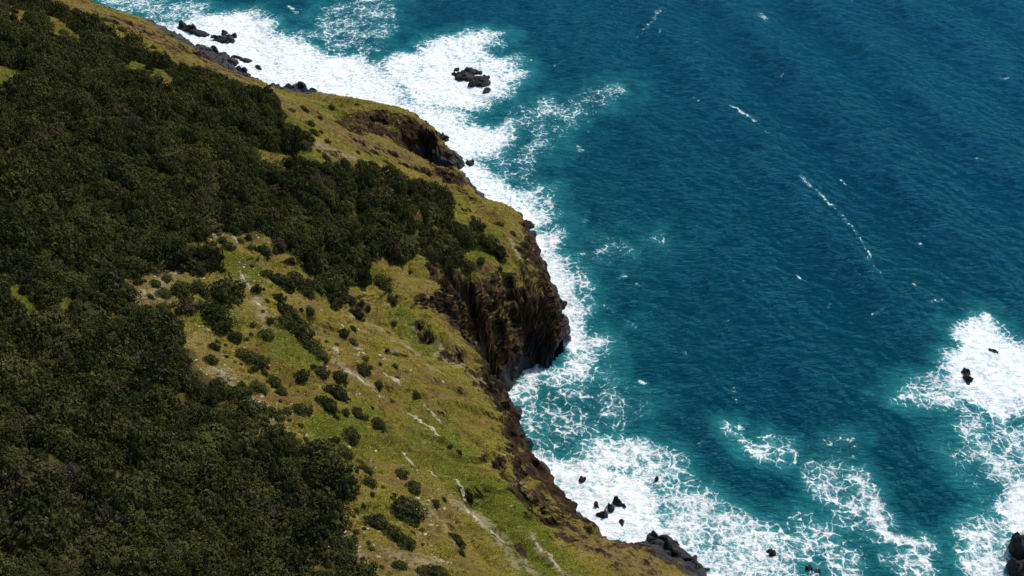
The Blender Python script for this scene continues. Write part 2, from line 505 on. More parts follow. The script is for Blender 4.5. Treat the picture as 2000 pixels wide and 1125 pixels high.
# ------------------------------------------------------------------ materials
def land_material():
    m = NT('grass_and_cliff')
    p = m.pos()
    steep, scrub, green = m.attr('steep'), m.attr('scrub'), m.attr('green')
    sep = m.n('SeparateXYZ')
    m.put(sep.inputs[0], p)
    z = sep.outputs[2]
    n1 = m.attr('broad')
    along = m.n('VectorMath', operation='DOT_PRODUCT')
    m.put(along.inputs[0], p)
    along.inputs[1].default_value = (-0.592, 0.806, 0)
    down = m.n('VectorMath', operation='DOT_PRODUCT')
    m.put(down.inputs[0], p)
    down.inputs[1].default_value = (-0.806 * 0.24, -0.592 * 0.24, 0)
    cmb = m.n('CombineXYZ')
    m.put(cmb.inputs[0], along.outputs['Value'])
    m.put(cmb.inputs[1], down.outputs['Value'])
    run = cmb.outputs[0]                                   # stretched down the slope, as water and stock have combed it
    n2 = m.noise(run, 0.55, 5, 0.65, 0.4)
    n3 = m.noise(p, 1.5, 4, 0.7)
    n4 = m.noise(p, 5.0, 3, 0.75)
    n5 = m.noise(run, 2.6, 3, 0.7, 0.3)
    # grass: dry straw, olive and fresh green in drifts
    g = m.mix(m.ss(m.math('ADD', n2, m.math('MULTIPLY', n3, 0.5)), 0.62, 0.90), (0.146, 0.123, 0.012), (0.25, 0.185, 0.045))
    g = m.mix(m.ss(m.math('ADD', m.math('ADD', n1, green), m.math('MULTIPLY', n3, 0.6)), 0.86, 1.16), g, (0.085, 0.108, 0.008))
    g = m.mix(m.math('MULTIPLY', m.ss(m.math('ADD', n5, m.math('MULTIPLY', n2, 0.5)), 0.82, 0.98), 0.8), g, (0.36, 0.28, 0.12))
    g = m.mix(m.math('MULTIPLY', m.ss(m.math('ADD', n5, m.math('MULTIPLY', n4, 0.5)), 0.70, 0.56), 0.75), g, (0.060, 0.048, 0.012))
    g = m.mix(m.math('MULTIPLY', m.ss(n4, 0.50, 0.62), 0.85), g, (0.034, 0.030, 0.005))
    g = m.mix(m.math('MULTIPLY', m.ss(n4, 0.46, 0.32), 0.75), g, (0.38, 0.32, 0.11))
    g = m.mix(m.math('MULTIPLY', m.ss(m.math('SUBTRACT', n2, m.math('MULTIPLY', n1, 0.6)), 0.20, 0.34), 0.65), g, (0.105, 0.062, 0.026))
    g = m.mix(m.math('MULTIPLY', m.ss(m.math('SUBTRACT', m.math('MULTIPLY', n3, 0.35), green), 0.25, 0.60), 0.8), g, m.mix(n5, (0.10, 0.066, 0.026), (0.22, 0.155, 0.065)))
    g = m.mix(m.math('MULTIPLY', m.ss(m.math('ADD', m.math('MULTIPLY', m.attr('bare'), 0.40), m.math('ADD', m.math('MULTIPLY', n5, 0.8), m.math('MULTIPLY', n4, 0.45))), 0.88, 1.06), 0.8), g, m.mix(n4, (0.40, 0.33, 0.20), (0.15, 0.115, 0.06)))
    # leaf litter and earth under the scrub
    soil = m.mix(n3, (0.045, 0.032, 0.015), (0.085, 0.075, 0.02))
    g = m.mix(m.math('MULTIPLY', scrub, 0.85), g, soil)
    # rock: brown flutes, darker bands, ochre stains; black and wet at the waterline
    st = m.vmath('MULTIPLY', p, (1, 1, 0.28))
    r1 = m.noise(st, 0.30, 6, 0.65, 0.6)
    r2 = m.noise(st, 1.5, 5, 0.7)
    r = m.mix(m.ss(r1, 0.35, 0.68), (0.018, 0.012, 0.008), (0.072, 0.042, 0.022))
    r = m.mix(m.math('MULTIPLY', m.ss(r2, 0.50, 0.75), 0.5), r, (0.115, 0.082, 0.052))
    r = m.mix(m.ss(m.noise(p, 0.13, 4, 0.6), 0.60, 0.72), r, (0.17, 0.095, 0.04))
    wet = m.math('SUBTRACT', 1.0, m.ss(m.math('ADD', z, m.math('MULTIPLY', m.noise(p, 0.25, 4), -9.0)), -1.8, 3.0))
    wet = m.math('MULTIPLY', wet, m.ss(z, 14, 8))
    r = m.mix(wet, r, m.mix(r2, (0.008, 0.009, 0.011), (0.032, 0.032, 0.036)))
    rk = m.ss(m.math('ADD', steep, m.math('ADD', m.math('MULTIPLY', m.math('SUBTRACT', n2, 0.5), 1.5), m.math('MULTIPLY', m.math('SUBTRACT', n3, 0.5), 1.1))), 0.45, 0.60)
    rk = m.math('MAXIMUM', rk, m.math('MULTIPLY', wet, m.ss(z, 6.5, 3.5)))
    colr = m.mix(rk, g, r)
    hgt = m.math('ADD', m.math('MULTIPLY', n3, 0.6), m.math('MULTIPLY', n4, 0.4))
    hr = m.math('ADD', m.math('MULTIPLY', r1, 1.6), r2)
    h = m.n('Mix', data_type='FLOAT')
    m.put(h.inputs[0], steep)
    m.put(h.inputs[2], hgt)
    m.put(h.inputs[3], hr)
    nrm = m.bump(h.outputs[0], 1.0, 0.75)
    m.bsdf(colr, m.math('SUBTRACT', 0.95, m.math('MULTIPLY', wet, 0.5)), m.math('ADD', 0.04, m.math('MULTIPLY', wet, 0.3)), nrm)
    return m.m


def sea_material():
    m = NT('sea_water_and_foam')
    p = m.pos()
    F, A = m.attr('foam'), m.attr('aerated')
    # foam: webs of thread that thicken and close into white where there is more of it
    w2 = m.vmath('SUBTRACT', m.noise(p, 0.75, 4, 0.62, col=True), (0.5, 0.5, 0.5))
    q = m.vmath('ADD', m.n('Attribute', attribute_name='drift').outputs['Vector'], m.vmath('SCALE', w2, scale=1.7))
    q = m.vmath('MULTIPLY', q, (1, 1, 0.0))
    e1 = m.voronoi(q, 0.42)
    e2 = m.voronoi(q, 1.0)
    e3 = m.voronoi(q, 2.1)
    nb = m.attr('clump')
    nf = m.noise(p, 0.8, 6, 0.72)
    nd = m.math('ADD', m.math('MULTIPLY', m.math('SUBTRACT', nb, 0.52), 1.1), m.math('MULTIPLY', m.math('SUBTRACT', nf, 0.5), 1.15))
    dens = m.math('ADD', F, m.math('MULTIPLY', nd, m.ss(F, 0.02, 0.40)))
    t1 = m.math('MAXIMUM', m.math('MULTIPLY', m.math('SUBTRACT', dens, 0.16), 0.25), 0.001)
    t2 = m.math('MAXIMUM', m.math('MULTIPLY', m.math('SUBTRACT', dens, 0.34), 0.42), 0.001)
    t3 = m.math('MAXIMUM', m.math('MULTIPLY', m.math('SUBTRACT', dens, 0.30), 0.40), 0.001)
    net3 = m.math('MULTIPLY', m.ss(e3, t3, m.math('MULTIPLY', t3, 0.10)), m.ss(dens, 0.30, 0.70))
    net1 = m.math('MULTIPLY', m.ss(e1, t1, m.math('MULTIPLY', t1, 0.25)), m.ss(dens, 0.16, 0.45))
    net2 = m.math('MULTIPLY', m.ss(e2, t2, m.math('MULTIPLY', t2, 0.15)), m.ss(dens, 0.34, 0.65))
    solid = m.ss(m.math('ADD', dens, m.math('MULTIPLY', m.math('SUBTRACT', nf, 0.5), 0.9)), 0.62, 1.0)
    veil = m.math('MULTIPLY', m.ss(dens, 0.15, 0.85), 0.38)
    inv = m.math('MULTIPLY', m.math('SUBTRACT', 1.0, m.math('MULTIPLY', net1, 0.9)), m.math('MULTIPLY', m.math('SUBTRACT', 1.0, m.math('MULTIPLY', net2, 0.7)), m.math('SUBTRACT', 1.0, m.math('MULTIPLY', net3, 0.45))))
    inv = m.math('MULTIPLY', inv, m.math('MULTIPLY', m.math('SUBTRACT', 1.0, m.math('MULTIPLY', solid, 0.97)), m.math('SUBTRACT', 1.0, veil)))
    foam = m.math('MULTIPLY', m.math('SUBTRACT', 1.0, inv), m.ss(F, 0.02, 0.12))
    # water body
    nw = m.attr('broad')
    deep = m.mix(nw, (0.000, 0.026, 0.054), (0.000, 0.038, 0.069))
    deep = m.mix(m.attr('shoal'), deep, (0.000, 0.039, 0.051))
    aer = m.math('MULTIPLY', m.ss(m.math('ADD', A, m.math('MULTIPLY', m.math('SUBTRACT', nb, 0.5), 0.9)), 0.15, 1.0), 0.9)
    body = m.mix(aer, deep, (0.020, 0.205, 0.205))
    white = m.mix(m.ss(nf, 0.40, 0.58), (0.62, 0.72, 0.74), (0.88, 0.88, 0.88))
    white = m.mix(m.ss(foam, 0.15, 0.65), (0.22, 0.56, 0.60), white)
    colr = m.mix(foam, body, white)
    rot = m.n('Mapping')
    m.put(rot.inputs[0], p)
    rot.inputs['Rotation'].default_value = (0, 0, 0.30)
    rot.inputs['Scale'].default_value = (0.42, 1.0, 1.0)
    r1 = m.noise(rot.outputs[0], 0.85, 6, 0.66, 0.5)
    hh = m.math('ADD', m.math('MULTIPLY', r1, m.math('SUBTRACT', 1.0, m.math('MULTIPLY', m.ss(F, 0.3, 0.9), 0.6))), m.math('MULTIPLY', m.ss(F, 0.3, 0.9), m.math('MULTIPLY', nf, 0.25)))
    nrm = m.bump(hh, 1.0, 1.35)
    dif = m.n('BsdfDiffuse')
    m.put(dif.inputs['Color'], colr)
    m.put(dif.inputs['Normal'], nrm)
    gl = m.n('BsdfGlossy')
    gl.inputs['Color'].default_value = (0.09, 0.46, 0.68, 1)
    gl.inputs['Roughness'].default_value = 0.14
    m.put(gl.inputs['Normal'], nrm)
    fr = m.n('Fresnel')
    fr.inputs['IOR'].default_value = 1.33
    m.put(fr.inputs['Normal'], nrm)
    mx = m.n('MixShader')
    m.put(mx.inputs[0], m.math('MULTIPLY', fr.outputs[0], m.math('SUBTRACT', 1.0, foam)))
    m.t.links.new(dif.outputs[0], mx.inputs[1])
    m.t.links.new(gl.outputs[0], mx.inputs[2])
    m.t.links.new(mx.outputs[0], m.out.inputs[0])
    return m.m


# ------------------------------------------------------------------ the hillside
AX = np.array([60.0, 60.0])
TD = np.array([-0.592, 0.806])
ND = np.array([-0.806, -0.592])
_cs, _cn = (COAST - AX) @ TD, (COAST - AX) @ ND
_o = np.argsort(_cs)


def build_land():
    s = np.arange(-120, 540, 0.42)
    base = np.interp(s, _cs[_o], _cn[_o])
    k = np.exp(-(np.arange(-30, 31) / 14.0) ** 2)
    base = np.convolve(np.pad(base, 30, mode='edge'), k / k.sum(), mode='valid')
    d = [-9.0]
    while d[-1] < 230:
        d.append(d[-1] + (0.26 if d[-1] < 20 else min(0.26 + (d[-1] - 20) * 0.006, 1.6)))
    d = np.array(d)
    S, D = np.meshgrid(s, d, indexing='ij')
    X = AX[0] + S * TD[0] + (base[:, None] + D) * ND[0]
    Y = AX[1] + S * TD[1] + (base[:, None] + D) * ND[1]
    Z = height(X, Y) - carve(X, Y)
    nr, nc = X.shape
    P = np.stack([X, Y, Z], -1)
    a, b = np.gradient(P, axis=0), np.gradient(P, axis=1)
    N = np.cross(a, b)
    N /= np.linalg.norm(N, axis=-1)[..., None] + 1e-9
    N *= np.sign(N[..., 2:3] + 1e-9)
    tan = np.sqrt(1 - N[..., 2] ** 2) / np.clip(N[..., 2], 0.05, 1)
    # broken rock: flutes and ledges pushed out along the normal where it is steep
    rock = sstep(1.15, 2.0, tan)
    for _ in range(2):
        rock = (np.roll(rock, 1, 0) + np.roll(rock, -1, 0) + np.roll(rock, 1, 1) + np.roll(rock, -1, 1) + rock) / 5
    low = sstep(7, 1.5, Z) * sstep(-1.5, 0.3, Z)
    rk = rocky(X.ravel(), Y.ravel()).reshape(X.shape)
    amp = np.maximum(np.maximum(rock, 0.8 * low), 0.9 * rk)
    k = amp > 0.03
    x, y, z = X[k], Y[k], Z[k]
    tilt = z + 0.5 * x - 0.3 * y
    push = 1.3 * (fbm(x / 4.6, y / 4.6, z / 12.0, octaves=3, ridged=True) - 0.2)
    push = push + 0.75 * blocks(x / 2.6, y / 2.6, tilt / 5.2) + 0.38 * blocks(x / 1.1 + 9, y / 1.1, tilt / 1.9) + 0.25 * fbm(x / 0.9, y / 0.9, z / 1.4, octaves=2)
    off = np.zeros(X.shape)
    off[k] = amp[k] * push
    P = P + N * off[..., None]
    V = P.reshape(-1, 3)
    keep = V[:, 2] > -4.0
    me, used = grid_mesh('terrain', V, nr, nc, keep)
    x, y = V[used, 0], V[used, 1]
    st = np.clip((tan.ravel()[used] - 1.0) / 1.75, 0, 1) + 0.40 * sstep(11, 3, V[used, 2])
    crag = (amp > 0.25).ravel()[used]
    loops = np.empty(len(me.loops), np.int32)
    me.loops.foreach_get('vertex_index', loops)
    me.polygons.foreach_set('use_smooth', ~crag[loops].reshape(-1, 4).any(1))
    set_attr(me, 'steep', np.clip(st + rk.ravel()[used], 0, 1))
    set_attr(me, 'scrub', scrub_mask(x, y, False).astype(float))
    gr = np.zeros(len(x))
    for c, r, v in DRY:
        gr = np.minimum(gr, -v * np.exp(-((x - c[0]) ** 2 + (y - c[1]) ** 2) / r ** 2))
    for c, r, v in LUSH:
        gr = gr + (v - np.minimum(gr, 0)) * np.exp(-((x - c[0]) ** 2 + (y - c[1]) ** 2) / r ** 2) * (gr < v)
    set_attr(me, 'green', gr)
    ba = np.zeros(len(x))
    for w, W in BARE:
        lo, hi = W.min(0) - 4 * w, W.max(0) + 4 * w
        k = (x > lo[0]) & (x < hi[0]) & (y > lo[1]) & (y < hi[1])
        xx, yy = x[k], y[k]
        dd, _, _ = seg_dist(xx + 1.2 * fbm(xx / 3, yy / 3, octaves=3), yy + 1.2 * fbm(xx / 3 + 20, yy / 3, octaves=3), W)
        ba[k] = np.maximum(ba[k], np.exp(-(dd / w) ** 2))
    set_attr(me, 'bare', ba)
    set_attr(me, 'broad', 0.5 + 0.5 * fbm(x / 14, y / 14, V[used, 2] / 14, octaves=4))
    o = link(bpy.data.objects.new('terrain', me))
    me.materials.append(land_material())
    tag(o, kind='structure')
    return o


terrain = build_land()

# ------------------------------------------------------------------ the sea, with foam traced as patches and streaks
def px_m(px, py):
    d = ray(px, py)
    return (-CAM_H / d[2]) * float(np.linalg.norm(d)) / FPX / math.sqrt(1 + ((px - 1000) / FPX) ** 2 + ((py - 562) / FPX) ** 2)


# (density, edge softness in photo pixels, outline)
FOAM_PATCHES = [
    (0.97, 22, [(300, 40), (345, 50), (385, 31), (440, 26), (490, 18), (530, 45), (535, 66), (570, 75), (615, 91), (630, 110), (696, 108), (724, 124), (745, 129), (780, 150),
                (800, 200), (900, 215), (912, 240), (960, 250), (990, 240), (1000, 270), (965, 300), (930, 312), (930, 330), (860, 350), (700, 300), (600, 230), (480, 170), (380, 110)]),
    (0.92, 22, [(745, 129), (780, 108), (805, 101), (825, 91), (857, 73), (895, 66), (951, 63), (980, 66), (955, 91), (951, 115), (990, 115), (1020, 140), (1004, 164), (990, 189),
                (965, 206), (930, 210), (880, 215), (800, 210), (770, 160)]),
    (0.55, 25, [(160, -30), (300, -20), (330, 10), (390, 0), (420, 30), (330, 52), (260, 34), (190, 10)]),
    (0.42, 30, [(575, 75), (600, 40), (640, 10), (700, -20), (775, -20), (770, 60), (745, 105), (690, 108), (630, 105)]),
    (0.30, 30, [(960, 60), (1035, 90), (1040, 160), (1000, 210), (960, 210), (1000, 140), (960, 110)]),
    (0.40, 30, [(990, 215), (1080, 190), (1140, 170), (1230, 165), (1220, 190), (1130, 240), (1080, 290), (1050, 340), (1070, 370), (1010, 370), (965, 320), (1000, 270)]),
    (0.90, 18, [(870, 310), (935, 312), (960, 330), (1000, 370), (1055, 370), (1050, 400), (1085, 430), (1050, 445), (1085, 470), (1100, 510), (1120, 545), (1130, 600), (1150, 630),
                (1150, 680), (1120, 700), (1100, 690), (1060, 620), (1030, 540), (1000, 460), (940, 410), (880, 350)]),
    (0.55, 25, [(1055, 370), (1075, 360), (1090, 430), (1120, 490), (1150, 560), (1165, 640), (1185, 680), (1190, 740), (1150, 740), (1120, 600), (1080, 480)]),
    (0.75, 22, [(1180, 660), (1185, 700), (1150, 735), (1100, 755), (1050, 740), (1020, 800), (1060, 830), (1040, 870), (1000, 830), (970, 770), (1020, 710), (1090, 715), (1120, 690)]),
    (0.42, 28, [(1050, 760), (1130, 740), (1240, 760), (1280, 790), (1230, 830), (1170, 850), (1110, 890), (1040, 880), (1010, 840)]),
    (0.97, 22, [(1030, 880), (1080, 890), (1110, 905), (1160, 900), (1200, 910), (1250, 930), (1290, 960), (1300, 1000), (1310, 1050), (1380, 1100), (1400, 1150), (1330, 1150), (1250, 1080), (1150, 1070), (1060, 960)]),
    (0.66, 22, [(1110, 895), (1165, 858), (1200, 838), (1235, 850), (1270, 858), (1310, 880), (1340, 920), (1380, 960), (1420, 990), (1480, 1020), (1540, 1050), (1560, 1150), (1380, 1150), (1290, 1050), (1270, 960)]),
    (0.55, 16, [(1405, 835), (1450, 830), (1470, 855), (1500, 845), (1540, 860), (1560, 895), (1530, 915), (1480, 905), (1440, 880)]),
    (0.52, 20, [(1565, 920), (1590, 890), (1640, 900), (1690, 915), (1715, 960), (1730, 1010), (1760, 1060), (1700, 1060), (1640, 1040), (1600, 980)]),
    (0.36, 22, [(1600, 870), (1640, 850), (1690, 870), (1680, 910), (1620, 900)]),
    (0.50, 25, [(1480, 1020), (1560, 1000), (1640, 1040), (1700, 1060), (1690, 1150), (1500, 1150)]),
    (0.55, 20, [(1730, 1090), (1790, 1040), (1840, 1060), (1830, 1150), (1740, 1150)]),
    (1.00, 20, [(1840, 720), (1870, 680), (1860, 650), (1900, 630), (1930, 610), (1960, 650), (2010, 680), (2060, 700), (2060, 790), (1990, 790), (1960, 830), (1930, 800), (1880, 780), (1850, 760)]),
    (0.60, 22, [(1735, 775), (1770, 735), (1850, 740), (1900, 790), (1930, 830), (1960, 870), (1960, 950), (1920, 930), (1900, 860), (1860, 800), (1790, 790)]),
    (0.55, 30, [(1870, 830), (1960, 820), (2050, 800), (2050, 1000), (1960, 960), (1880, 930), (1860, 880)]),
    (0.95, 18, [(1930, 985), (1970, 960), (2000, 940), (2060, 930), (2060, 1050), (1990, 1050), (1960, 1030), (1950, 1000)]),
    (0.66, 20, [(1860, 1040), (1890, 1010), (1940, 1000), (1990, 1050), (1960, 1150), (1900, 1150), (1870, 1100)]),
    (0.30, 40, [(1130, 450), (1230, 460), (1310, 445), (1320, 470), (1230, 520), (1130, 540), (1110, 500)]),
    (0.28, 30, [(1190, 640), (1250, 640), (1270, 680), (1200, 700)]),
]
# (density, radius in photo pixels, line)
FOAM_STREAKS = [
    (0.75, 4, [(1425, 208), (1450, 226), (1475, 240)]), (0.45, 3, [(1475, 240), (1500, 262)]),
    (0.65, 4, [(1563, 345), (1590, 375), (1622, 403)]), (0.55, 4, [(1625, 405), (1660, 445), (1680, 470)]), (0.50, 4, [(1680, 470), (1695, 500), (1720, 550)]),
    (0.8, 4, [(1643, 348), (1652, 360)]), (0.8, 4, [(1910, 309), (1922, 313)]), (0.6, 9, [(1485, 30), (1498, 45)]), (0.55, 6, [(1960, 155), (1970, 154)]),
    (0.7, 4, [(1555, 538), (1575, 548)]), (0.4, 5, [(1575, 548), (1610, 570), (1620, 590), (1605, 610)]),
    (0.45, 6, [(1290, 18), (1275, 45), (1235, 78)]), (0.5, 4, [(1225, 165), (1212, 188), (1200, 192)]), (0.45, 7, [(1345, 185), (1365, 196)]),
    (0.55, 6, [(565, 14), (580, 26)]), (0.5, 8, [(765, -5), (768, 30), (775, 62)]), (0.6, 5, [(735, 100), (750, 100)]),
    (0.35, 10, [(1285, 470), (1310, 460)]), (0.4, 6, [(1700, 610), (1730, 600)]), (0.4, 6, [(1820, 592), (1840, 588)]), (0.35, 7, [(1880, 568), (1910, 572)]),
    (0.4, 5, [(1430, 760), (1440, 785), (1470, 795)]), (0.4, 4, [(1720, 780), (1760, 740)]),
    (0.95, 9, [(1650, 930), (1690, 945), (1710, 985)]), (1.0, 11, [(1700, 985), (1722, 1020), (1730, 1050), (1760, 1052), (1800, 1068)]), (0.9, 12, [(1520, 1045), (1560, 1055)]),
    (0.9, 12, [(1195, 868), (1225, 862)]), (0.75, 6, [(1500, 852), (1515, 858), (1510, 870)]), (0.75, 7, [(1540, 870), (1553, 890), (1545, 905)]), (0.7, 5, [(1630, 860), (1655, 862)]),
    (0.85, 12, [(1990, 1060), (1965, 1090), (1960, 1130)]),
    (0.5, 6, [(1130, 285), (1135, 298)]), (0.6, 4, [(1130, 297), (1136, 294)]), (0.55, 4, [(1100, 240), (1118, 246)]), (0.4, 8, [(1180, 600), (1240, 640)]),
    (0.35, 12, [(1180, 540), (1250, 560)]), (0.3, 14, [(1150, 410), (1140, 440)]),
]


def build_sea():
    def axis(lo, hi, st):
        mid = np.arange(lo, hi, st)
        g, out = st, []
        p = 0.0
        while p < 9000:
            g *= 1.28
            p += g
            out.append(p)
        return np.concatenate([(lo - np.array(out))[::-1], mid, mid[-1] + np.array(out)])
    xs, ys = axis(-215, 215, 0.62), axis(72, 420, 0.58)
    X, Y = np.meshgrid(xs, ys, indexing='ij')
    nr, nc = X.shape
    x, y = X.ravel(), Y.ravel()
    near = ((x > -230) & (x < 230) & (y > 60) & (y < 440))
    # swell running in towards the coast, chop riding on it
    wob = 5 * fbm(x / 60, y / 60, octaves=2)
    ph = (x * 0.967 + y * 0.255 + wob) / 33.0 * 2 * math.pi
    env = 0.55 + 0.75 * fbm(x / 70 + 9, y / 110, octaves=2)
    calm = np.minimum(seg_dist(x, y, COAST)[0], np.minimum(np.hypot(x - 103, y - 150), np.hypot(x - 70, y - 112)))
    calm = np.minimum(calm, np.minimum(np.hypot(x + 18, y - 312), np.hypot(x - 93, y - 111)))
    env = env * (1 - 0.85 * np.exp(-(calm / 34) ** 2))
    z = np.where(near, 1.35 * env * (np.sin(ph) + 0.25 * np.sin(2 * ph + 0.6)), 0)
    c, s = math.cos(0.5), math.sin(0.5)
    u, v = x * c + y * s, -x * s + y * c
    chop = fbm(u / 5.2, v / 8.5, octaves=4, gain=0.52, ridged=True) - 0.2
    z = z + np.where(near, 0.50 * chop, 0)
    z = z + np.where(near, 0.35 * fbm(x / 14, y / 18 + 7, octaves=2), 0)
    dens, aer = np.zeros_like(x), np.zeros_like(x)
    xn, yn = x[near], y[near]
    wx, wy = xn + 2.6 * fbm(xn / 9, yn / 9, octaves=3), yn + 2.6 * fbm(xn / 9 + 31, yn / 9, octaves=3)
    f, a = np.zeros_like(xn), np.zeros_like(xn)
    for dn, soft, poly in FOAM_PATCHES:
        W = np.array([at(*p) for p in poly])
        cx, cy = np.mean([p[0] for p in poly]), np.mean([p[1] for p in poly])
        sm = soft * px_m(cx, cy)
        lo, hi = W.min(0) - 5 * sm, W.max(0) + 5 * sm
        k = (xn > lo[0]) & (xn < hi[0]) & (yn > lo[1]) & (yn < hi[1])
        dd, _, _ = seg_dist(wx[k], wy[k], W, closed=True)
        dd = dd * np.where(inside(wx[k], wy[k], W), 1, -1)
        f[k] = np.maximum(f[k], dn * (0.5 * sstep(-2.6 * sm, 0.6 * sm, dd) + 0.5 * sstep(-0.8 * sm, 1.8 * sm, dd)))
        a[k] = np.maximum(a[k], min(dn * 1.5, 1) * sstep(-4.6 * sm, 1.2 * sm, dd))
    w2x, w2y = xn + 1.1 * fbm(xn / 3, yn / 3, octaves=3), yn + 1.1 * fbm(xn / 3 + 31, yn / 3, octaves=3)
    for dn, rad, line in FOAM_STREAKS:
        W = np.array([at(*p) for p in line])
        rm = rad * px_m(*line[0])
        lo, hi = W.min(0) - 5 * rm - 2, W.max(0) + 5 * rm + 2
        k = (xn > lo[0]) & (xn < hi[0]) & (yn > lo[1]) & (yn < hi[1])
        dd, _, _ = seg_dist(w2x[k], w2y[k], W)
        f[k] = np.maximum(f[k], 0.78 * dn * np.exp(-(dd / (rm * 1.1)) ** 2))
        a[k] = np.maximum(a[k], 0.5 * dn * np.exp(-(dd / (rm * 3)) ** 2))
    # stray flecks on the open water
    nearshore = np.exp(-(seg_dist(xn, yn, COAST)[0] / 38) ** 2)
    fl = sstep(0.26, 0.55, fbm(xn / 4.2, yn / 4.2 + 50, octaves=4)) * np.clip(0.8 * sstep(-0.1, 0.4, fbm(xn / 45, yn / 45 + 90, octaves=2)) + nearshore, 0, 1)
    f = np.maximum(f, 0.52 * fl)
    dens[near], aer[near] = f, a
    z = z + 0.22 * dens * (fbm(x / 1.6, y / 1.6, octaves=2))
    V = np.stack([x, y, z], -1)
    hl = np.where((x > GX0) & (x < 118) & (y > GY0) & (y < 478), hz(np.clip(x, GX0, 118), np.clip(y, GY0, 478)), -1)
    keep = hl < 3.0
    me, used = grid_mesh('sea', V, nr, nc, keep)
    set_attr(me, 'foam', dens[used])
    set_attr(me, 'aerated', aer[used])
    dsh, _, _ = seg_dist(x[used], y[used], COAST)
    dsh = np.minimum(dsh, np.minimum(np.hypot(x[used] - 103, y[used] - 150), np.hypot(x[used] - 70, y[used] - 112)))
    set_attr(me, 'shoal', np.exp(-(dsh / 55) ** 2))
    xu, yu = x[used], y[used]
    set_attr(me, 'clump', 0.5 + 0.45 * fbm(xu / 7, yu / 7 + 3, octaves=4, gain=0.6))
    set_attr(me, 'broad', 0.5 + 0.6 * fbm(xu / 40, yu / 40 + 3, octaves=3))
    dr = me.attributes.new('drift', 'FLOAT_VECTOR', 'POINT')
    dv = np.stack([xu + 2.2 * fbm(xu / 6, yu / 6 + 11, octaves=3), yu + 2.2 * fbm(xu / 6 + 60, yu / 6, octaves=3), 0 * xu], -1)
    dr.data.foreach_set('vector', dv.astype(np.float32).ravel())
    me.materials.append(sea_material())
    o = link(bpy.data.objects.new('sea', me))
    tag(o, kind='structure')
    return o


sea = build_sea()
#@@NEXT
# ------------------------------------------------------------------ shrubs
def foliage_material(name, c_dark, c_mid, c_light, c_odd):
    m = NT(name)
    rnd = m.n('ObjectInfo').outputs['Random']
    t = m.attr('tint')
    c = m.mix(m.math('MULTIPLY', m.math('ADD', rnd, m.ss(m.noise(m.n('ObjectInfo').outputs['Location'], 0.11, 3, 0.6), 0.35, 0.65)), 0.5), c_dark, c_mid)
    c = m.mix(m.math('MULTIPLY', m.ss(rnd, 0.90, 0.97), 0.6), c, c_odd)
    c = m.mix(m.math('MULTIPLY', m.ss(t, 0.35, 1.0), 0.6), c, c_light)
    d = m.n('BsdfDiffuse')
    m.put(d.inputs[0], c)
    tr = m.n('BsdfTranslucent')
    m.put(tr.inputs[0], c)
    mx = m.n('MixShader')
    mx.inputs[0].default_value = 0.18
    m.t.links.new(d.outputs[0], mx.inputs[1])
    m.t.links.new(tr.outputs[0], mx.inputs[2])
    m.t.links.new(mx.outputs[0], m.out.inputs[0])
    return m.m


LEAF = foliage_material('scrub_leaf', (0.009, 0.015, 0.007), (0.082, 0.086, 0.024), (0.125, 0.122, 0.055), (0.075, 0.052, 0.034))
TWIG = foliage_material('dead_twig', (0.10, 0.075, 0.06), (0.14, 0.115, 0.10), (0.22, 0.19, 0.17), (0.12, 0.08, 0.06))
STRAW = foliage_material('tussock_blade', (0.085, 0.088, 0.008), (0.19, 0.145, 0.025), (0.24, 0.20, 0.05), (0.035, 0.045, 0.010))
bm_ = NT('shrub_bark')
bm_.bsdf(bm_.mix(bm_.noise(bm_.pos(), 6, 4), (0.03, 0.022, 0.016), (0.09, 0.07, 0.055)), 0.95, 0.1)
BARK = bm_.m


def mesh_from(name, V, F, mats, tint=None, smooth=False):
    me = bpy.data.meshes.new(name)
    me.from_pydata([tuple(v) for v in V], [], [tuple(int(i) for i in f) for f in F])
    if tint is not None:
        set_attr(me, 'tint', tint)
    for mt in mats:
        me.materials.append(mt)
    if smooth:
        me.polygons.foreach_set('use_smooth', np.ones(len(me.polygons), bool))
    me.update()
    return me


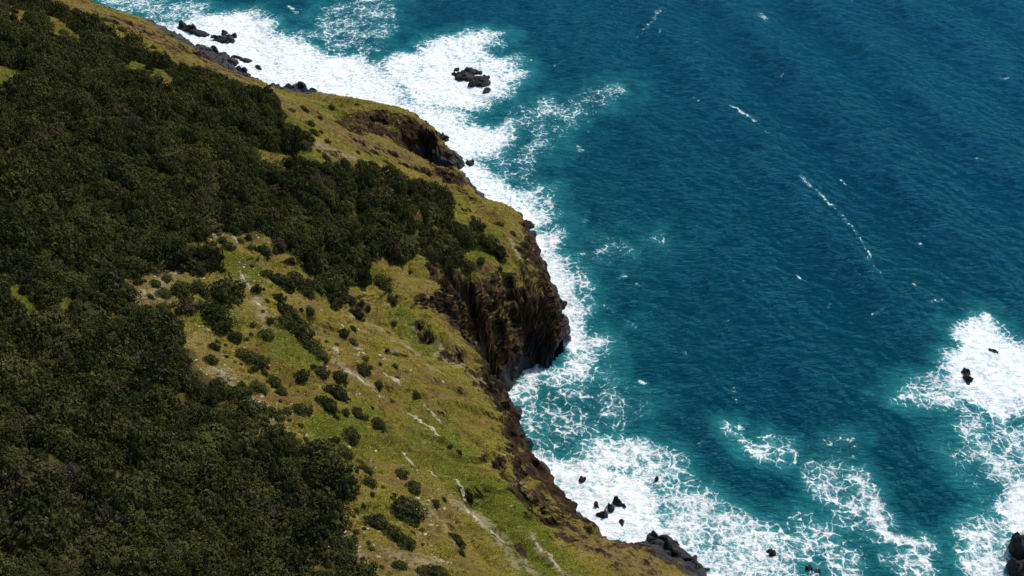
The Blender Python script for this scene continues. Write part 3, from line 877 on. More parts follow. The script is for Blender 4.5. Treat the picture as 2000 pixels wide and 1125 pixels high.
def crown_mesh(name, seed, clumps=64, leaves=17, leaf=0.085, clump_r=0.21, mat=LEAF, core=True, flat=0.72):
    """a dome of leaf clumps, radius about 1"""
    r = np.random.default_rng(seed)
    ph = r.uniform(0, 6.28, 3)
    V, F, T = [], [], []

    def surf(az, el):
        k = 1 + 0.18 * math.sin(2 * az + ph[0]) + 0.15 * math.sin(3 * az + ph[1]) + 0.12 * math.sin(5 * az + 3 * el + ph[2])
        return np.array([math.cos(az) * math.cos(el) * k, math.sin(az) * math.cos(el) * k, math.sin(el) * flat * (1 + 0.12 * math.sin(2 * az + ph[1]))])
    for i in range(clumps):
        az = i * 2.39996 + r.normal() * 0.25
        el = math.asin(min(max((i + 0.5) / clumps * 1.25 - 0.25, -0.25), 0.999))
        c = surf(az, el) * r.uniform(0.80, 1.0)
        cr = clump_r * r.uniform(0.7, 1.35)
        ct = r.uniform(0, 0.75)
        out = c / (np.linalg.norm(c) + 1e-6)
        for j in range(leaves):
            n = r.normal(size=3)
            n /= np.linalg.norm(n)
            if n @ out < -0.15:
                n = -n
            p = c + n * cr * r.uniform(0.75, 1.1)
            nn = n + r.normal(size=3) * 0.38
            nn /= np.linalg.norm(nn)
            a = np.cross(nn, r.normal(size=3))
            a /= np.linalg.norm(a) + 1e-6
            b = np.cross(nn, a)
            L, W = leaf * r.uniform(0.8, 1.5), leaf * r.uniform(0.5, 0.8)
            k = len(V)
            V += [p - a * L, p - b * W, p + a * L, p + b * W]
            F.append((k, k + 1, k + 2, k + 3))
            T += [min(max(ct + r.normal() * 0.16, 0), 1)] * 4
    if core:
        k = len(V)
        rows, cols = 6, 14
        for a in range(rows):
            el = -0.5 + (a / (rows - 1)) * (math.pi / 2 + 0.5)
            for b in range(cols):
                az = b / cols * 2 * math.pi
                V.append(surf(az, el) * 0.80 * (1 + 0.06 * r.normal()))
                T.append(0.15)
        for a in range(rows - 1):
            for b in range(cols):
                F.append((k + a * cols + b, k + a * cols + (b + 1) % cols, k + (a + 1) * cols + (b + 1) % cols, k + (a + 1) * cols + b))
    return mesh_from(name, V, F, [mat], T)


def tube(V, F, p, q, r0, r1, n=5):
    p, q = np.array(p, float), np.array(q, float)
    d = (q - p) / (np.linalg.norm(q - p) + 1e-9)
    a = np.cross(d, (0.3, 0.9, 0.2))
    a /= np.linalg.norm(a)
    b = np.cross(d, a)
    k = len(V)
    for c, r in ((p, r0), (q, r1)):
        for i in range(n):
            t = 2 * math.pi * i / n
            V.append(c + a * math.cos(t) * r + b * math.sin(t) * r)
    for i in range(n):
        F.append((k + i, k + (i + 1) % n, k + n + (i + 1) % n, k + n + i))


def stem_mesh(name, seed):
    r = np.random.default_rng(seed)
    V, F = [], []
    for i in range(5):
        az = i * 1.256 + r.normal() * 0.3
        mid = np.array([math.cos(az) * 0.22, math.sin(az) * 0.22, 0.22])
        tube(V, F, (math.cos(az) * 0.05, math.sin(az) * 0.05, -0.35), mid, 0.06, 0.045)
        for s in (-0.35, 0.35):
            tube(V, F, mid, (math.cos(az + s) * 0.62, math.sin(az + s) * 0.62, 0.42 + 0.1 * r.random()), 0.04, 0.015)
    return mesh_from(name, V, F, [BARK])


def twig_mesh(name, seed):
    r = np.random.default_rng(seed)
    V, F = [], []
    for i in range(26):
        az, el = r.uniform(0, 6.28), r.uniform(0.25, 1.5)
        d = np.array([math.cos(az) * math.cos(el), math.sin(az) * math.cos(el), math.sin(el) * 0.85])
        mid = d * 0.5 + r.normal(size=3) * 0.06
        tube(V, F, (0, 0, -0.25), mid, 0.035, 0.024, 4)
        for j in range(5):
            tube(V, F, mid, d * r.uniform(0.85, 1.1) + r.normal(size=3) * 0.17, 0.022, 0.010, 3)
    return mesh_from(name, V, F, [TWIG], np.random.default_rng(seed).uniform(0, 1, len(V)))


def tussock_mesh(name, seed):
    r = np.random.default_rng(seed)
    V, F, T = [], [], []
    for i in range(16):
        az = r.uniform(0, 6.28)
        o = np.array([r.normal() * 0.3, r.normal() * 0.3, -0.15])
        w = np.array([-math.sin(az), math.cos(az), 0]) * 0.11
        tip = o + np.array([math.cos(az) * r.uniform(0.3, 0.8), math.sin(az) * r.uniform(0.3, 0.8), r.uniform(0.45, 0.95)])
        k = len(V)
        V += [o - w, o + w, tip]
        F.append((k, k + 1, k + 2))
        T += [r.uniform(0, 1)] * 3
    return mesh_from(name, V, F, [STRAW], T)


def stone_mesh(name, seed, mat, sub=2, flat=0.7, rough=0.35):
    bmx = bmesh.new()
    bmesh.ops.create_icosphere(bmx, subdivisions=sub, radius=1.0)
    co = np.array([v.co for v in bmx.verts])
    n = fbm(co[:, 0] * 0.9 + seed * 7.7, co[:, 1] * 0.9, co[:, 2] * 0.9, octaves=3)
    n2 = np.round(3 * fbm(co[:, 0] * 0.7 + seed * 3.1, co[:, 1] * 0.7 + 9, co[:, 2] * 0.7, octaves=2)) / 3
    for v, a, b in zip(bmx.verts, n, n2):
        v.co *= 1 + rough * a + 0.5 * rough * b
        v.co.z *= flat
    me = bpy.data.meshes.new(name)
    bmx.to_mesh(me)
    bmx.free()
    me.materials.append(mat)
    return me


def pale_rock_material():
    m = NT('pale_limestone')
    p = m.pos()
    n1, n2 = m.noise(p, 0.9, 5, 0.65), m.noise(p, 5.0, 4, 0.7)
    c = m.mix(m.ss(n1, 0.35, 0.7), (0.20, 0.155, 0.085), (0.44, 0.37, 0.26))
    c = m.mix(m.math('MULTIPLY', m.ss(n2, 0.52, 0.72), 0.7), c, (0.09, 0.075, 0.05))
    m.bsdf(c, 0.92, 0.2, m.bump(m.math('ADD', n1, m.math('MULTIPLY', n2, 0.5)), 0.8, 0.2))
    return m.m


def sea_rock_material():
    m = NT('wet_black_rock')
    p = m.pos()
    n1, n2 = m.noise(p, 0.5, 5, 0.65), m.noise(p, 2.6, 4, 0.7)
    c = m.mix(m.ss(n1, 0.35, 0.7), (0.010, 0.010, 0.012), (0.032, 0.029, 0.030))
    c = m.mix(m.math('MULTIPLY', m.ss(n2, 0.55, 0.75), 0.6), c, (0.065, 0.058, 0.055))
    m.bsdf(c, 0.7, 0.25, m.bump(m.math('ADD', n1, m.math('MULTIPLY', n2, 0.6)), 1.0, 0.5))
    return m.m


PALE, BLACK = pale_rock_material(), sea_rock_material()


def scatter(name, meshes, P, S, R, I, label, cat):
    """one mass of alike growth: points on the ground carrying copies of a few forms"""
    col = bpy.data.collections.new(name + '_forms')
    for i, me in enumerate(meshes):
        col.objects.link(bpy.data.objects.new('%s_form_%02d' % (name, i), me))
    me = bpy.data.meshes.new(name)
    me.from_pydata([tuple(p) for p in P], [], [])
    for nm, typ, val, key in (('scl', 'FLOAT_VECTOR', S, 'vector'), ('rot', 'FLOAT_VECTOR', R, 'vector'), ('pid', 'INT', I, 'value')):
        a = me.attributes.new(nm, typ, 'POINT')
        a.data.foreach_set(key, np.asarray(val, np.int32 if typ == 'INT' else np.float32).ravel())
    o = link(bpy.data.objects.new(name, me))
    ng = bpy.data.node_groups.new(name + '_scatter', 'GeometryNodeTree')
    ng.interface.new_socket('Geometry', in_out='INPUT', socket_type='NodeSocketGeometry')
    ng.interface.new_socket('Geometry', in_out='OUTPUT', socket_type='NodeSocketGeometry')
    N = ng.nodes.new
    gi, go, ip, ci = N('NodeGroupInput'), N('NodeGroupOutput'), N('GeometryNodeInstanceOnPoints'), N('GeometryNodeCollectionInfo')
    ci.inputs['Collection'].default_value = col
    ci.inputs['Separate Children'].default_value = True
    ci.inputs['Reset Children'].default_value = True
    ip.inputs['Pick Instance'].default_value = True

    def named(nm, dt):
        a = N('GeometryNodeInputNamedAttribute')
        a.data_type = dt
        a.inputs['Name'].default_value = nm
        return a.outputs['Attribute']
    L = ng.links.new
    L(gi.outputs[0], ip.inputs['Points'])
    L(ci.outputs[0], ip.inputs['Instance'])
    L(named('scl', 'FLOAT_VECTOR'), ip.inputs['Scale'])
    L(named('rot', 'FLOAT_VECTOR'), ip.inputs['Rotation'])
    L(named('pid', 'INT'), ip.inputs['Instance Index'])
    L(ip.outputs[0], go.inputs[0])
    md = o.modifiers.new('scatter', 'NODES')
    md.node_group = ng
    tag(o, label, cat, kind='stuff')
    return o


def ground_normal(x, y):
    gx, gy = lookup(_hgx, x, y), lookup(_hgy, x, y)
    n = np.stack([-gx, -gy, np.ones_like(gx)], -1)
    return n / np.linalg.norm(n, axis=-1)[..., None]


def lean_euler(x, y, yaw, amount=0.6):
    n = ground_normal(np.asarray(x), np.asarray(y))
    out = []
    for k in range(len(n)):
        v = Vector((n[k, 0] * amount, n[k, 1] * amount, 1 - amount + n[k, 2] * amount)).normalized()
        q = Vector((0, 0, 1)).rotation_difference(v) @ Matrix.Rotation(yaw[k], 3, 'Z').to_quaternion()
        out.append(tuple(q.to_euler()))
    return np.array(out)


CROWNS = [crown_mesh('crown', 100 + i, clumps=(60, 30, 72, 26, 48, 34)[i], leaves=(17, 34, 16, 38, 22, 30)[i], clump_r=(0.21, 0.31, 0.20, 0.34, 0.25, 0.29)[i], flat=(0.62, 0.75, 0.85, 0.68, 0.95, 0.7)[i]) for i in range(6)]
STEMS = [stem_mesh('stem', 200 + i) for i in range(2)]
TWIGS = [twig_mesh('twigs', 300 + i) for i in range(2)]


def view_px(x, y, z):
    dy, dz = y, z - CAM_H
    dep = dy * math.cos(PITCH) - dz * math.sin(PITCH)
    return 1000 + FPX * x / dep, 562.5 - FPX * (dy * math.sin(PITCH) + dz * math.cos(PITCH)) / dep, dep


def in_sight(x, y, margin=160):
    """within the picture or a few metres beside it"""
    u, v, dep = view_px(x, y, hz(x, y))
    return (u > -margin) & (u < 2000 + margin) & (v > -margin) & (v < 1125 + margin) & (dep > 5)


# the closed scrub
def build_scrub():
    st = 1.65
    X, Y = np.meshgrid(np.arange(-250, 30, st), np.arange(20, 400, st), indexing='ij')
    x = (X + RNG.uniform(-0.5, 0.5, X.shape) * st).ravel()
    y = (Y + RNG.uniform(-0.5, 0.5, X.shape) * st).ravel()
    full = scrub_mask(x, y)
    stray = inside(x, y, SCRUB) & ~full & (RNG.random(len(x)) < 0.22)
    k = (full | stray) & in_sight(x, y, 520)
    x, y, stray = x[k], y[k], stray[k]
    big = fbm(x / 6, y / 6, octaves=3)
    r = np.clip(1.32 + 0.9 * big + RNG.normal(size=len(x)) * 0.42, 0.5, 3.0) * np.where(stray, 0.45, 1.0)
    z = hz(x, y) - 0.1
    S = np.stack([r * RNG.uniform(0.95, 1.35, len(x)), r, r * RNG.uniform(0.7, 1.9, len(x))], -1)
    R = lean_euler(x, y, RNG.uniform(0, 6.28, len(x)), 0.5)
    I = RNG.integers(0, 6, len(x))
    dead = RNG.random(len(x)) < 0.018
    I[dead] = 6 + RNG.integers(0, 2, dead.sum())
    scatter('dense_scrub', CROWNS + TWIGS, np.stack([x, y, z], -1), S, R, I, 'closed mass of dark green coastal scrub covering the upper hillside', 'scrub')
    return len(x)


n_scrub = build_scrub()


def build_tussocks():
    n = 150000
    x, y = RNG.uniform(-180, 60, n), RNG.uniform(60, 370, n)
    g = ground_normal(x, y)[:, 2]
    h = hz(x, y)
    k = (h > 3) & (g > 0.55) & in_sight(x, y, 80) & ~scrub_mask(x, y) & (rocky(x, y) < 0.3)
    k &= RNG.random(n) < 0.35 + 0.6 * sstep(-0.2, 0.4, fbm(x / 6, y / 6, octaves=3))
    x, y, h = x[k], y[k], h[k]
    s = RNG.uniform(0.18, 0.46, len(x))
    scatter('grass_tussocks', [tussock_mesh('tussock', 400 + i) for i in range(4)], np.stack([x, y, h], -1), np.stack([s * 1.2, s * 1.2, s], -1),
            lean_euler(x, y, RNG.uniform(0, 6.28, len(x)), 0.7), RNG.integers(0, 4, len(x)), 'short straw and olive grass tussocks on the open slope', 'grass')


build_tussocks()

# pale stones lying in the turf: pixel, spread in metres, number
STONE_DRIFTS = [(345, 525, 4, 40), (290, 575, 5, 60), (270, 600, 4, 40), (420, 460, 3, 30), (455, 470, 3, 30), (480, 545, 5, 60), (500, 600, 4, 60), (505, 575, 4, 40), (380, 660, 4, 40), (440, 680, 6, 60), (430, 745, 5, 70),
                (480, 785, 5, 70), (540, 790, 5, 50), (520, 470, 4, 40), (575, 480, 4, 25), (640, 690, 6, 60), (720, 690, 6, 50), (760, 740, 6, 50), (700, 760, 5, 60), (500, 870, 3, 40), (490, 900, 3, 40), (600, 830, 6, 60),
                (650, 1040, 5, 60), (690, 1060, 5, 60), (730, 1090, 5, 50), (830, 1010, 4, 60), (850, 985, 4, 50), (840, 1050, 5, 60), (900, 885, 3, 30), (790, 690, 6, 30), (560, 800, 5, 40), (740, 900, 6, 40), (560, 580, 6, 40),
                (600, 1075, 4, 40), (690, 1010, 4, 40), (780, 1080, 6, 60), (860, 1000, 5, 40), (940, 860, 5, 20), (650, 560, 5, 30), (870, 750, 6, 30), (690, 640, 6, 40)]


def build_stones():
    P, S = [], []
    for px, py, sp, n in STONE_DRIFTS:
        c = land_at(px, py)
        q = RNG.normal(size=(int(n * 0.55), 2)) * sp * 0.5 + c[:2]
        for a, b in q:
            P.append((a, b, float(hz(a, b)) - 0.02))
            S.append(min(0.06 + RNG.exponential(0.06), 0.32))
    P, S = np.array(P), np.array(S)
    scatter('loose_stones', [stone_mesh('stone', 500 + i, PALE, 1, 0.65) for i in range(4)], P, np.stack([S * RNG.uniform(0.9, 1.8, len(S)), S, S * 0.9], -1),
            lean_euler(P[:, 0], P[:, 1], RNG.uniform(0, 6.28, len(S)), 0.8), RNG.integers(0, 4, len(S)), 'scattered small pale stones lying in the grass', 'stones')


build_stones()

# ------------------------------------------------------------------ single shrubs standing in the grass: pixel, radius in pixels, length to width
def z7(l): return [(a / 2.855, 350 + b / 2.855, r / 2.855, e) for a, b, r, e in l]
def z3(l): return [(500 + a / 2.857, 350 + b / 2.857, r / 2.857, e) for a, b, r, e in l]
def z8(l): return [(100 + a / 2.857, 731 + b / 2.857, r / 2.857, e) for a, b, r, e in l]
def z4(l): return [(700 + a / 2.647, 700 + b / 2.647, r / 2.647, e) for a, b, r, e in l]
def z2(l): return [(500 + a / 2.857, b / 2.857, r / 2.857, e) for a, b, r, e in l]
def z1(l): return [(a / 2.857, b / 2.857, r / 2.857, e) for a, b, r, e in l]


ZONES = {
    'upper stony clearing': z7([(1185, 355, 22, 1), (1240, 345, 24, 1), (1275, 375, 35, 1.3), (1340, 340, 20, 1), (1400, 380, 22, 1), (1470, 400, 40, 1.3), (1530, 405, 20, 1), (1435, 445, 10, 1), (1235, 505, 20, 1.3),
                           (1090, 480, 70, 1.2), (960, 505, 18, 1), (1405, 487, 12, 1)]),
    'stony grass by left scrub': z7([(770, 572, 25, 1), (865, 575, 28, 1.2), (928, 553, 28, 1), (810, 573, 10, 1), (838, 652, 20, 1.2), (910, 638, 40, 1.1), (1010, 610, 58, 1), (1110, 595, 45, 1), (1040, 700, 65, 1),
                                   (910, 720, 38, 1), (838, 715, 10, 1), (968, 780, 20, 1)]),
    'grass in mid left slope': z7([(1260, 625, 92, 1.1), (1200, 740, 80, 1.1), (1230, 820, 50, 1.1), (1310, 880, 42, 1.1), (1375, 890, 15, 1), (1210, 905, 14, 1), (1257, 925, 10, 1), (1190, 930, 30, 1.4), (1400, 865, 14, 1),
                                     (1170, 1005, 38, 1.2), (1265, 993, 12, 1)]),
    'slope below the stone line': z7([(1390, 985, 60, 1.5), (1450, 1010, 45, 1.2), (1420, 1055, 22, 1), (1393, 1070, 16, 1), (1343, 1035, 10, 1), (1495, 1048, 10, 1), (1475, 1080, 20, 1), (1525, 1115, 28, 1), (1407, 815, 20, 1),
                                      (1480, 860, 42, 1), (1505, 785, 22, 1), (1465, 732, 12, 1)]),
    'grass below central scrub': z7([(1430, 615, 28, 1), (1470, 615, 10, 1), (1490, 680, 12, 1), (1550, 655, 38, 1), (1590, 735, 70, 2.0), (1680, 730, 12, 1), (1480, 520, 30, 1), (1560, 560, 70, 1.8), (1645, 550, 48, 1.3),
                                             (1700, 630, 42, 1.2)]),
    'clump slope in mid hillside': z3([(160, 800, 60, 1.2), (230, 830, 80, 1.1), (300, 920, 60, 1.2), (350, 970, 45, 1.2), (485, 855, 32, 1), (540, 830, 18, 1), (535, 905, 30, 1.4), (390, 905, 10, 1), (450, 920, 15, 1.2),
                                               (300, 738, 28, 1.3), (510, 655, 42, 1.8), (255, 1090, 40, 1), (315, 1045, 18, 1)]),
    'grass above the spur edge': z3([(860, 522, 12, 1), (700, 560, 48, 1.2), (720, 600, 32, 1.2), (755, 670, 30, 1.2), (785, 660, 12, 1), (1010, 697, 20, 1.2), (560, 745, 42, 1.3), (622, 722, 18, 1), (585, 690, 20, 1.2), (678, 738, 8, 1),
                                    (770, 810, 18, 1), (810, 890, 12, 1)]),
    'grass beside the curved pale rock': z3([(605, 1000, 22, 1), (730, 955, 12, 1), (775, 980, 18, 1), (820, 970, 10, 1), (690, 1030, 12, 1), (775, 1042, 15, 1), (595, 1055, 46, 1.1), (360, 1070, 45, 1.2), (460, 1100, 40, 1.1),
                                       (790, 1105, 14, 1.2)]),
    'grass above main headland cliff': z3([(975, 38, 26, 1.2), (1150, 170, 10, 1), (1185, 163, 8, 1), (1130, 142, 12, 1), (1205, 215, 18, 1), (1225, 265, 48, 1.1), (1240, 310, 42, 1.2), (1300, 350, 48, 1.2), (1350, 395, 50, 1.2),
                                                   (1355, 250, 26, 1.3), (1430, 300, 20, 1.2), (1250, 450, 26, 1.1), (1185, 480, 38, 1.1), (1145, 505, 22, 1), (1060, 475, 45, 1.3), (1110, 425, 35, 1.1), (1000, 240, 25, 1)]),
    'turf edging the lower scrub': z8([(1155, 65, 42, 1.1), (1245, 45, 38, 1), (1285, 100, 32, 1), (1065, 55, 20, 1.2), (1280, 152, 12, 1), (1315, 205, 32, 1), (1270, 240, 28, 1.3), (1330, 258, 12, 1), (1390, 282, 18, 1.2),
                                               (1300, 303, 10, 1), (1335, 340, 26, 1.2), (1420, 365, 18, 1.3), (1130, 375, 36, 1.3), (1150, 235, 55, 1.1), (1400, 190, 48, 1.6)]),
    'turf above long pale streaks': z8([(1400, 15, 28, 1), (1610, 15, 35, 1.2), (1590, 95, 60, 1.7), (1540, 155, 55, 1.6), (1820, 60, 28, 1), (1900, 148, 18, 1.3), (1790, 187, 12, 1.2), (1700, 210, 40, 1.3), (1745, 240, 25, 1.2),
                                                (1640, 215, 24, 1), (1590, 240, 18, 1), (1825, 280, 40, 1.05), (1665, 330, 50, 1.15), (1580, 370, 28, 1.1), (1640, 430, 40, 1.1)]),
    'turf right of the lowest scrub': z8([(1720, 485, 22, 1.5), (1755, 525, 32, 1.3), (1770, 595, 40, 1.2), (1790, 670, 14, 1), (1850, 628, 10, 1), (1610, 590, 35, 1.2), (1675, 630, 32, 1.2), (1690, 697, 14, 1), (1655, 720, 12, 1),
                                          (1740, 730, 15, 1), (1705, 760, 14, 1), (1690, 798, 10, 1), (1745, 865, 12, 1), (1700, 880, 20, 1), (1600, 775, 12, 1), (1600, 815, 14, 1)]),
    'green slope beside the big thicket': z4([(112, 28, 10, 1), (190, 38, 14, 1), (200, 97, 12, 1.2), (295, 190, 28, 1.1), (475, 460, 12, 1.2), (520, 485, 16, 1.3), (215, 595, 40, 1.1), (275, 665, 48, 1.1), (235, 770, 92, 1.15),
                                               (90, 840, 60, 1.3), (180, 900, 50, 1.4), (245, 950, 42, 1.3), (398, 748, 24, 1), (440, 730, 16, 1)]),
    'turf along the bottom edge': z4([(70, 705, 14, 1), (30, 885, 12, 1), (280, 900, 14, 1), (325, 885, 16, 1), (330, 960, 10, 1), (500, 925, 40, 1.8), (530, 1005, 18, 1.2), (210, 1065, 40, 1.4), (400, 1095, 60, 1.8),
                                           (120, 1080, 15, 1.2), (50, 955, 14, 1), (70, 990, 16, 1), (20, 1040, 12, 1.2), (320, 1100, 25, 1)]),
    'grass of the second headland': z2([(420, 595, 18, 1.2), (195, 613, 20, 1.2), (265, 605, 25, 1.8), (360, 735, 14, 1), (395, 787, 18, 1.2), (345, 840, 14, 1.2), (385, 875, 26, 1.5), (565, 850, 14, 1), (490, 900, 30, 1.3), (590, 915, 34, 1.1),
                                        (640, 910, 20, 1), (655, 940, 25, 1.2), (745, 920, 34, 1.7), (760, 960, 26, 1.2), (700, 945, 10, 1), (355, 655, 16, 1), (565, 583, 14, 1.4), (300, 690, 25, 1.1), (320, 735, 25, 1.2),
                                        (330, 910, 28, 1.2), (275, 910, 20, 1.2), (10, 880, 16, 1)]),
    'far brown slope at the top left': z1([(255, 15, 14, 1.2), (590, 110, 30, 1.7), (640, 128, 24, 1.3), (680, 165, 26, 1.1), (725, 130, 14, 1), (855, 265, 16, 1), (885, 180, 6, 1), (905, 345, 38, 1.2), (950, 395, 33, 1.3)]),
}
ORD = ['', 'second', 'third', 'fourth', 'fifth', 'sixth', 'seventh', 'eighth', 'ninth', 'tenth', 'eleventh', 'twelfth']
WIND = math.atan2(-0.35, 0.93)
n_single = 0
for zone, items in ZONES.items():
    for size, lo, hi in (('large', 13.0, 99), ('middling', 7.0, 13.0), ('small', 0, 7.0)):
        sel = sorted([q for q in items if lo <= q[2] < hi])
        for k, (px, py, rp, el) in enumerate(sel):
            P = land_at(px, py + rp * 0.35)
            dist = float(np.linalg.norm(P - np.array([0, 0, CAM_H])))
            r = rp * dist / FPX / math.sqrt(el) * 0.96
            if len(sel) == 1:
                which = 'the only %s dark shrub on the %s' % (size, zone)
            elif k == 0:
                which = 'leftmost %s dark shrub on the %s' % (size, zone)
            elif k == len(sel) - 1:
                which = 'rightmost %s dark shrub on the %s' % (size, zone)
            else:
                which = '%s %s dark shrub from the left on the %s' % (ORD[k], size, zone)
            e = bpy.data.objects.new('shrub', None)
            e.empty_display_size = 0.3
            link(e)
            e.location = (P[0], P[1], P[2] - 0.05)
            e.rotation_euler = lean_euler([P[0]], [P[1]], [WIND + random.uniform(-0.25, 0.25)], 0.55)[0]
            e.scale = (r * el, r, r * random.uniform(0.95, 1.25))
            tag(e, which, 'shrub', 'single shrubs on the open slope')
            link(bpy.data.objects.new('crown', random.choice(CROWNS)), e)
            if rp > 5:
                link(bpy.data.objects.new('stem', random.choice(STEMS)), e)
            n_single += 1

for px, py, rp, lab in ((138, 937, 21, 'grey leafless shrub in the scrub at the lower left'), (275, 955, 17, 'pale grey dead shrub in the middle of the lower scrub'),
                        (467, 990, 18, 'silvery dead shrub in the scrub below the narrow clearing'), (499, 994, 15, 'smaller silvery dead shrub right of its larger dead neighbour'),
                        (369, 864, 15, 'brownish grey dead shrub left of the narrow stony gap'), (22, 372, 14, 'brown dead shrub at the left edge of the upper scrub'),
                        (395, 900, 14, 'grey dead shrub in dark scrub left of the narrow clearing')):
    P = land_at(px, py)
    r = rp * float(np.linalg.norm(P - np.array([0, 0, CAM_H]))) / FPX
    o = link(bpy.data.objects.new('dead_shrub', random.choice(TWIGS)))
    o.location = (P[0], P[1], P[2] + 0.75)
    o.rotation_euler = (0.1, 0.1, random.uniform(0, 6))
    o.scale = (r, r, r)
    tag(o, lab, 'shrub')

# ------------------------------------------------------------------ rock outcrops in the turf
def lump_mesh(name, lumps, mat, sub=3, rough=0.32, freq=0.8, seed=0.0, step=0.0):
    """rock built of overlapping angular lumps: (x, y, z, rx, ry, rz, yaw)"""
    bmx = bmesh.new()
    for i, (x, y, z, rx, ry, rz, yaw) in enumerate(lumps):
        res = bmesh.ops.create_icosphere(bmx, subdivisions=sub, radius=1.0)
        c, s_ = math.cos(yaw), math.sin(yaw)
        vs = res['verts']
        u = np.array([v.co for v in vs])
        # flatten against a few random planes for a broken, blocky form
        g = np.random.default_rng(int(abs(seed) * 13) + i)
        for _ in range(7):
            n = g.normal(size=3)
            n /= np.linalg.norm(n)
            dd = u @ n - g.uniform(0.35, 0.75)
            u = u - np.clip(dd, 0, None)[:, None] * n
        w = np.stack([x + u[:, 0] * rx * c - u[:, 1] * ry * s_, y + u[:, 0] * rx * s_ + u[:, 1] * ry * c, z + u[:, 2] * rz], -1)
        sc = min(rx, ry, rz * 1.5)
        k = freq / sc
        n1 = fbm(w[:, 0] * k + seed, w[:, 1] * k, w[:, 2] * k, octaves=4, ridged=True)
        n2 = fbm(w[:, 0] * k + seed, w[:, 1] * k + 30, w[:, 2] * k, octaves=3)
        w = w + (u / (np.linalg.norm(u, axis=1)[:, None] + 1e-6)) * (rough * sc * (0.6 * n1 + 0.7 * n2))[:, None]
        for v, q in zip(vs, w):
            v.co = Vector(q)
    me = bpy.data.meshes.new(name)
    bmx.to_mesh(me)
    bmx.free()
    me.materials.append(mat)
    return me


def outcrop(line, wpx, label, name='rock_outcrop'):
    """a half-buried slab: rock that stands a little out of the turf along a line"""
    pts = np.array([land_at(*p) for p in line])
    base = pts.mean(0)
    w = 1.45 * wpx * float(np.linalg.norm(base - np.array([0, 0, CAM_H]))) / FPX
    seg = np.linalg.norm(np.diff(pts, axis=0), axis=1)
    cum = np.concatenate([[0], np.cumsum(seg)])
    tot = cum[-1]
    ns, nt = int(max(9, min(60, (tot + 2 * w) / 0.16))), 11
    S, T = np.meshgrid(np.linspace(-w, tot + w, ns), np.linspace(-1, 1, nt), indexing='ij')
    Sc = np.clip(S, 0, tot)
    X, Y = np.interp(Sc, cum, pts[:, 0]), np.interp(Sc, cum, pts[:, 1])
    e = (pts[-1] - pts[0])[:2]
    e = e / (np.linalg.norm(e) + 1e-6)
    wob = w * 0.5 * fbm(S / (3 * w) + base[0], 0 * S, octaves=2)
    X = X + e[0] * (S - Sc) - e[1] * (T * w + wob)
    Y = Y + e[1] * (S - Sc) + e[0] * (T * w + wob)
    end = np.clip((S + w) / (tot * 0.35 + w), 0, 1) * np.clip((tot + w - S) / (tot * 0.35 + w), 0, 1)
    bulk = np.sqrt(end) * (1 - np.abs(T) ** 1.6) * 0.42
    n1 = fbm(X / (0.9 * w) + 5, Y / (0.9 * w), octaves=3)
    stepn = np.round(2.5 * fbm(X / (1.6 * w), Y / (1.6 * w) + 8, octaves=2)) / 2.5
    Z = height(X, Y) - carve(X, Y) + np.minimum(w, 0.6) * (bulk + 0.38 * n1 + 0.26 * stepn - 0.20)
    Z = np.where((np.abs(T) > 0.98) | (S < -w + 1e-6) | (S > tot + w - 1e-6), height(X, Y) - carve(X, Y) - 0.5, Z)
    V = np.stack([X - base[0], Y - base[1], Z - base[2]], -1).reshape(-1, 3)
    me, _ = grid_mesh(name, V, ns, nt, None, False)
    me.materials.append(PALE)
    o = link(bpy.data.objects.new(name, me))
    o.location = base
    tag(o, label, 'rock outcrop')
    return o


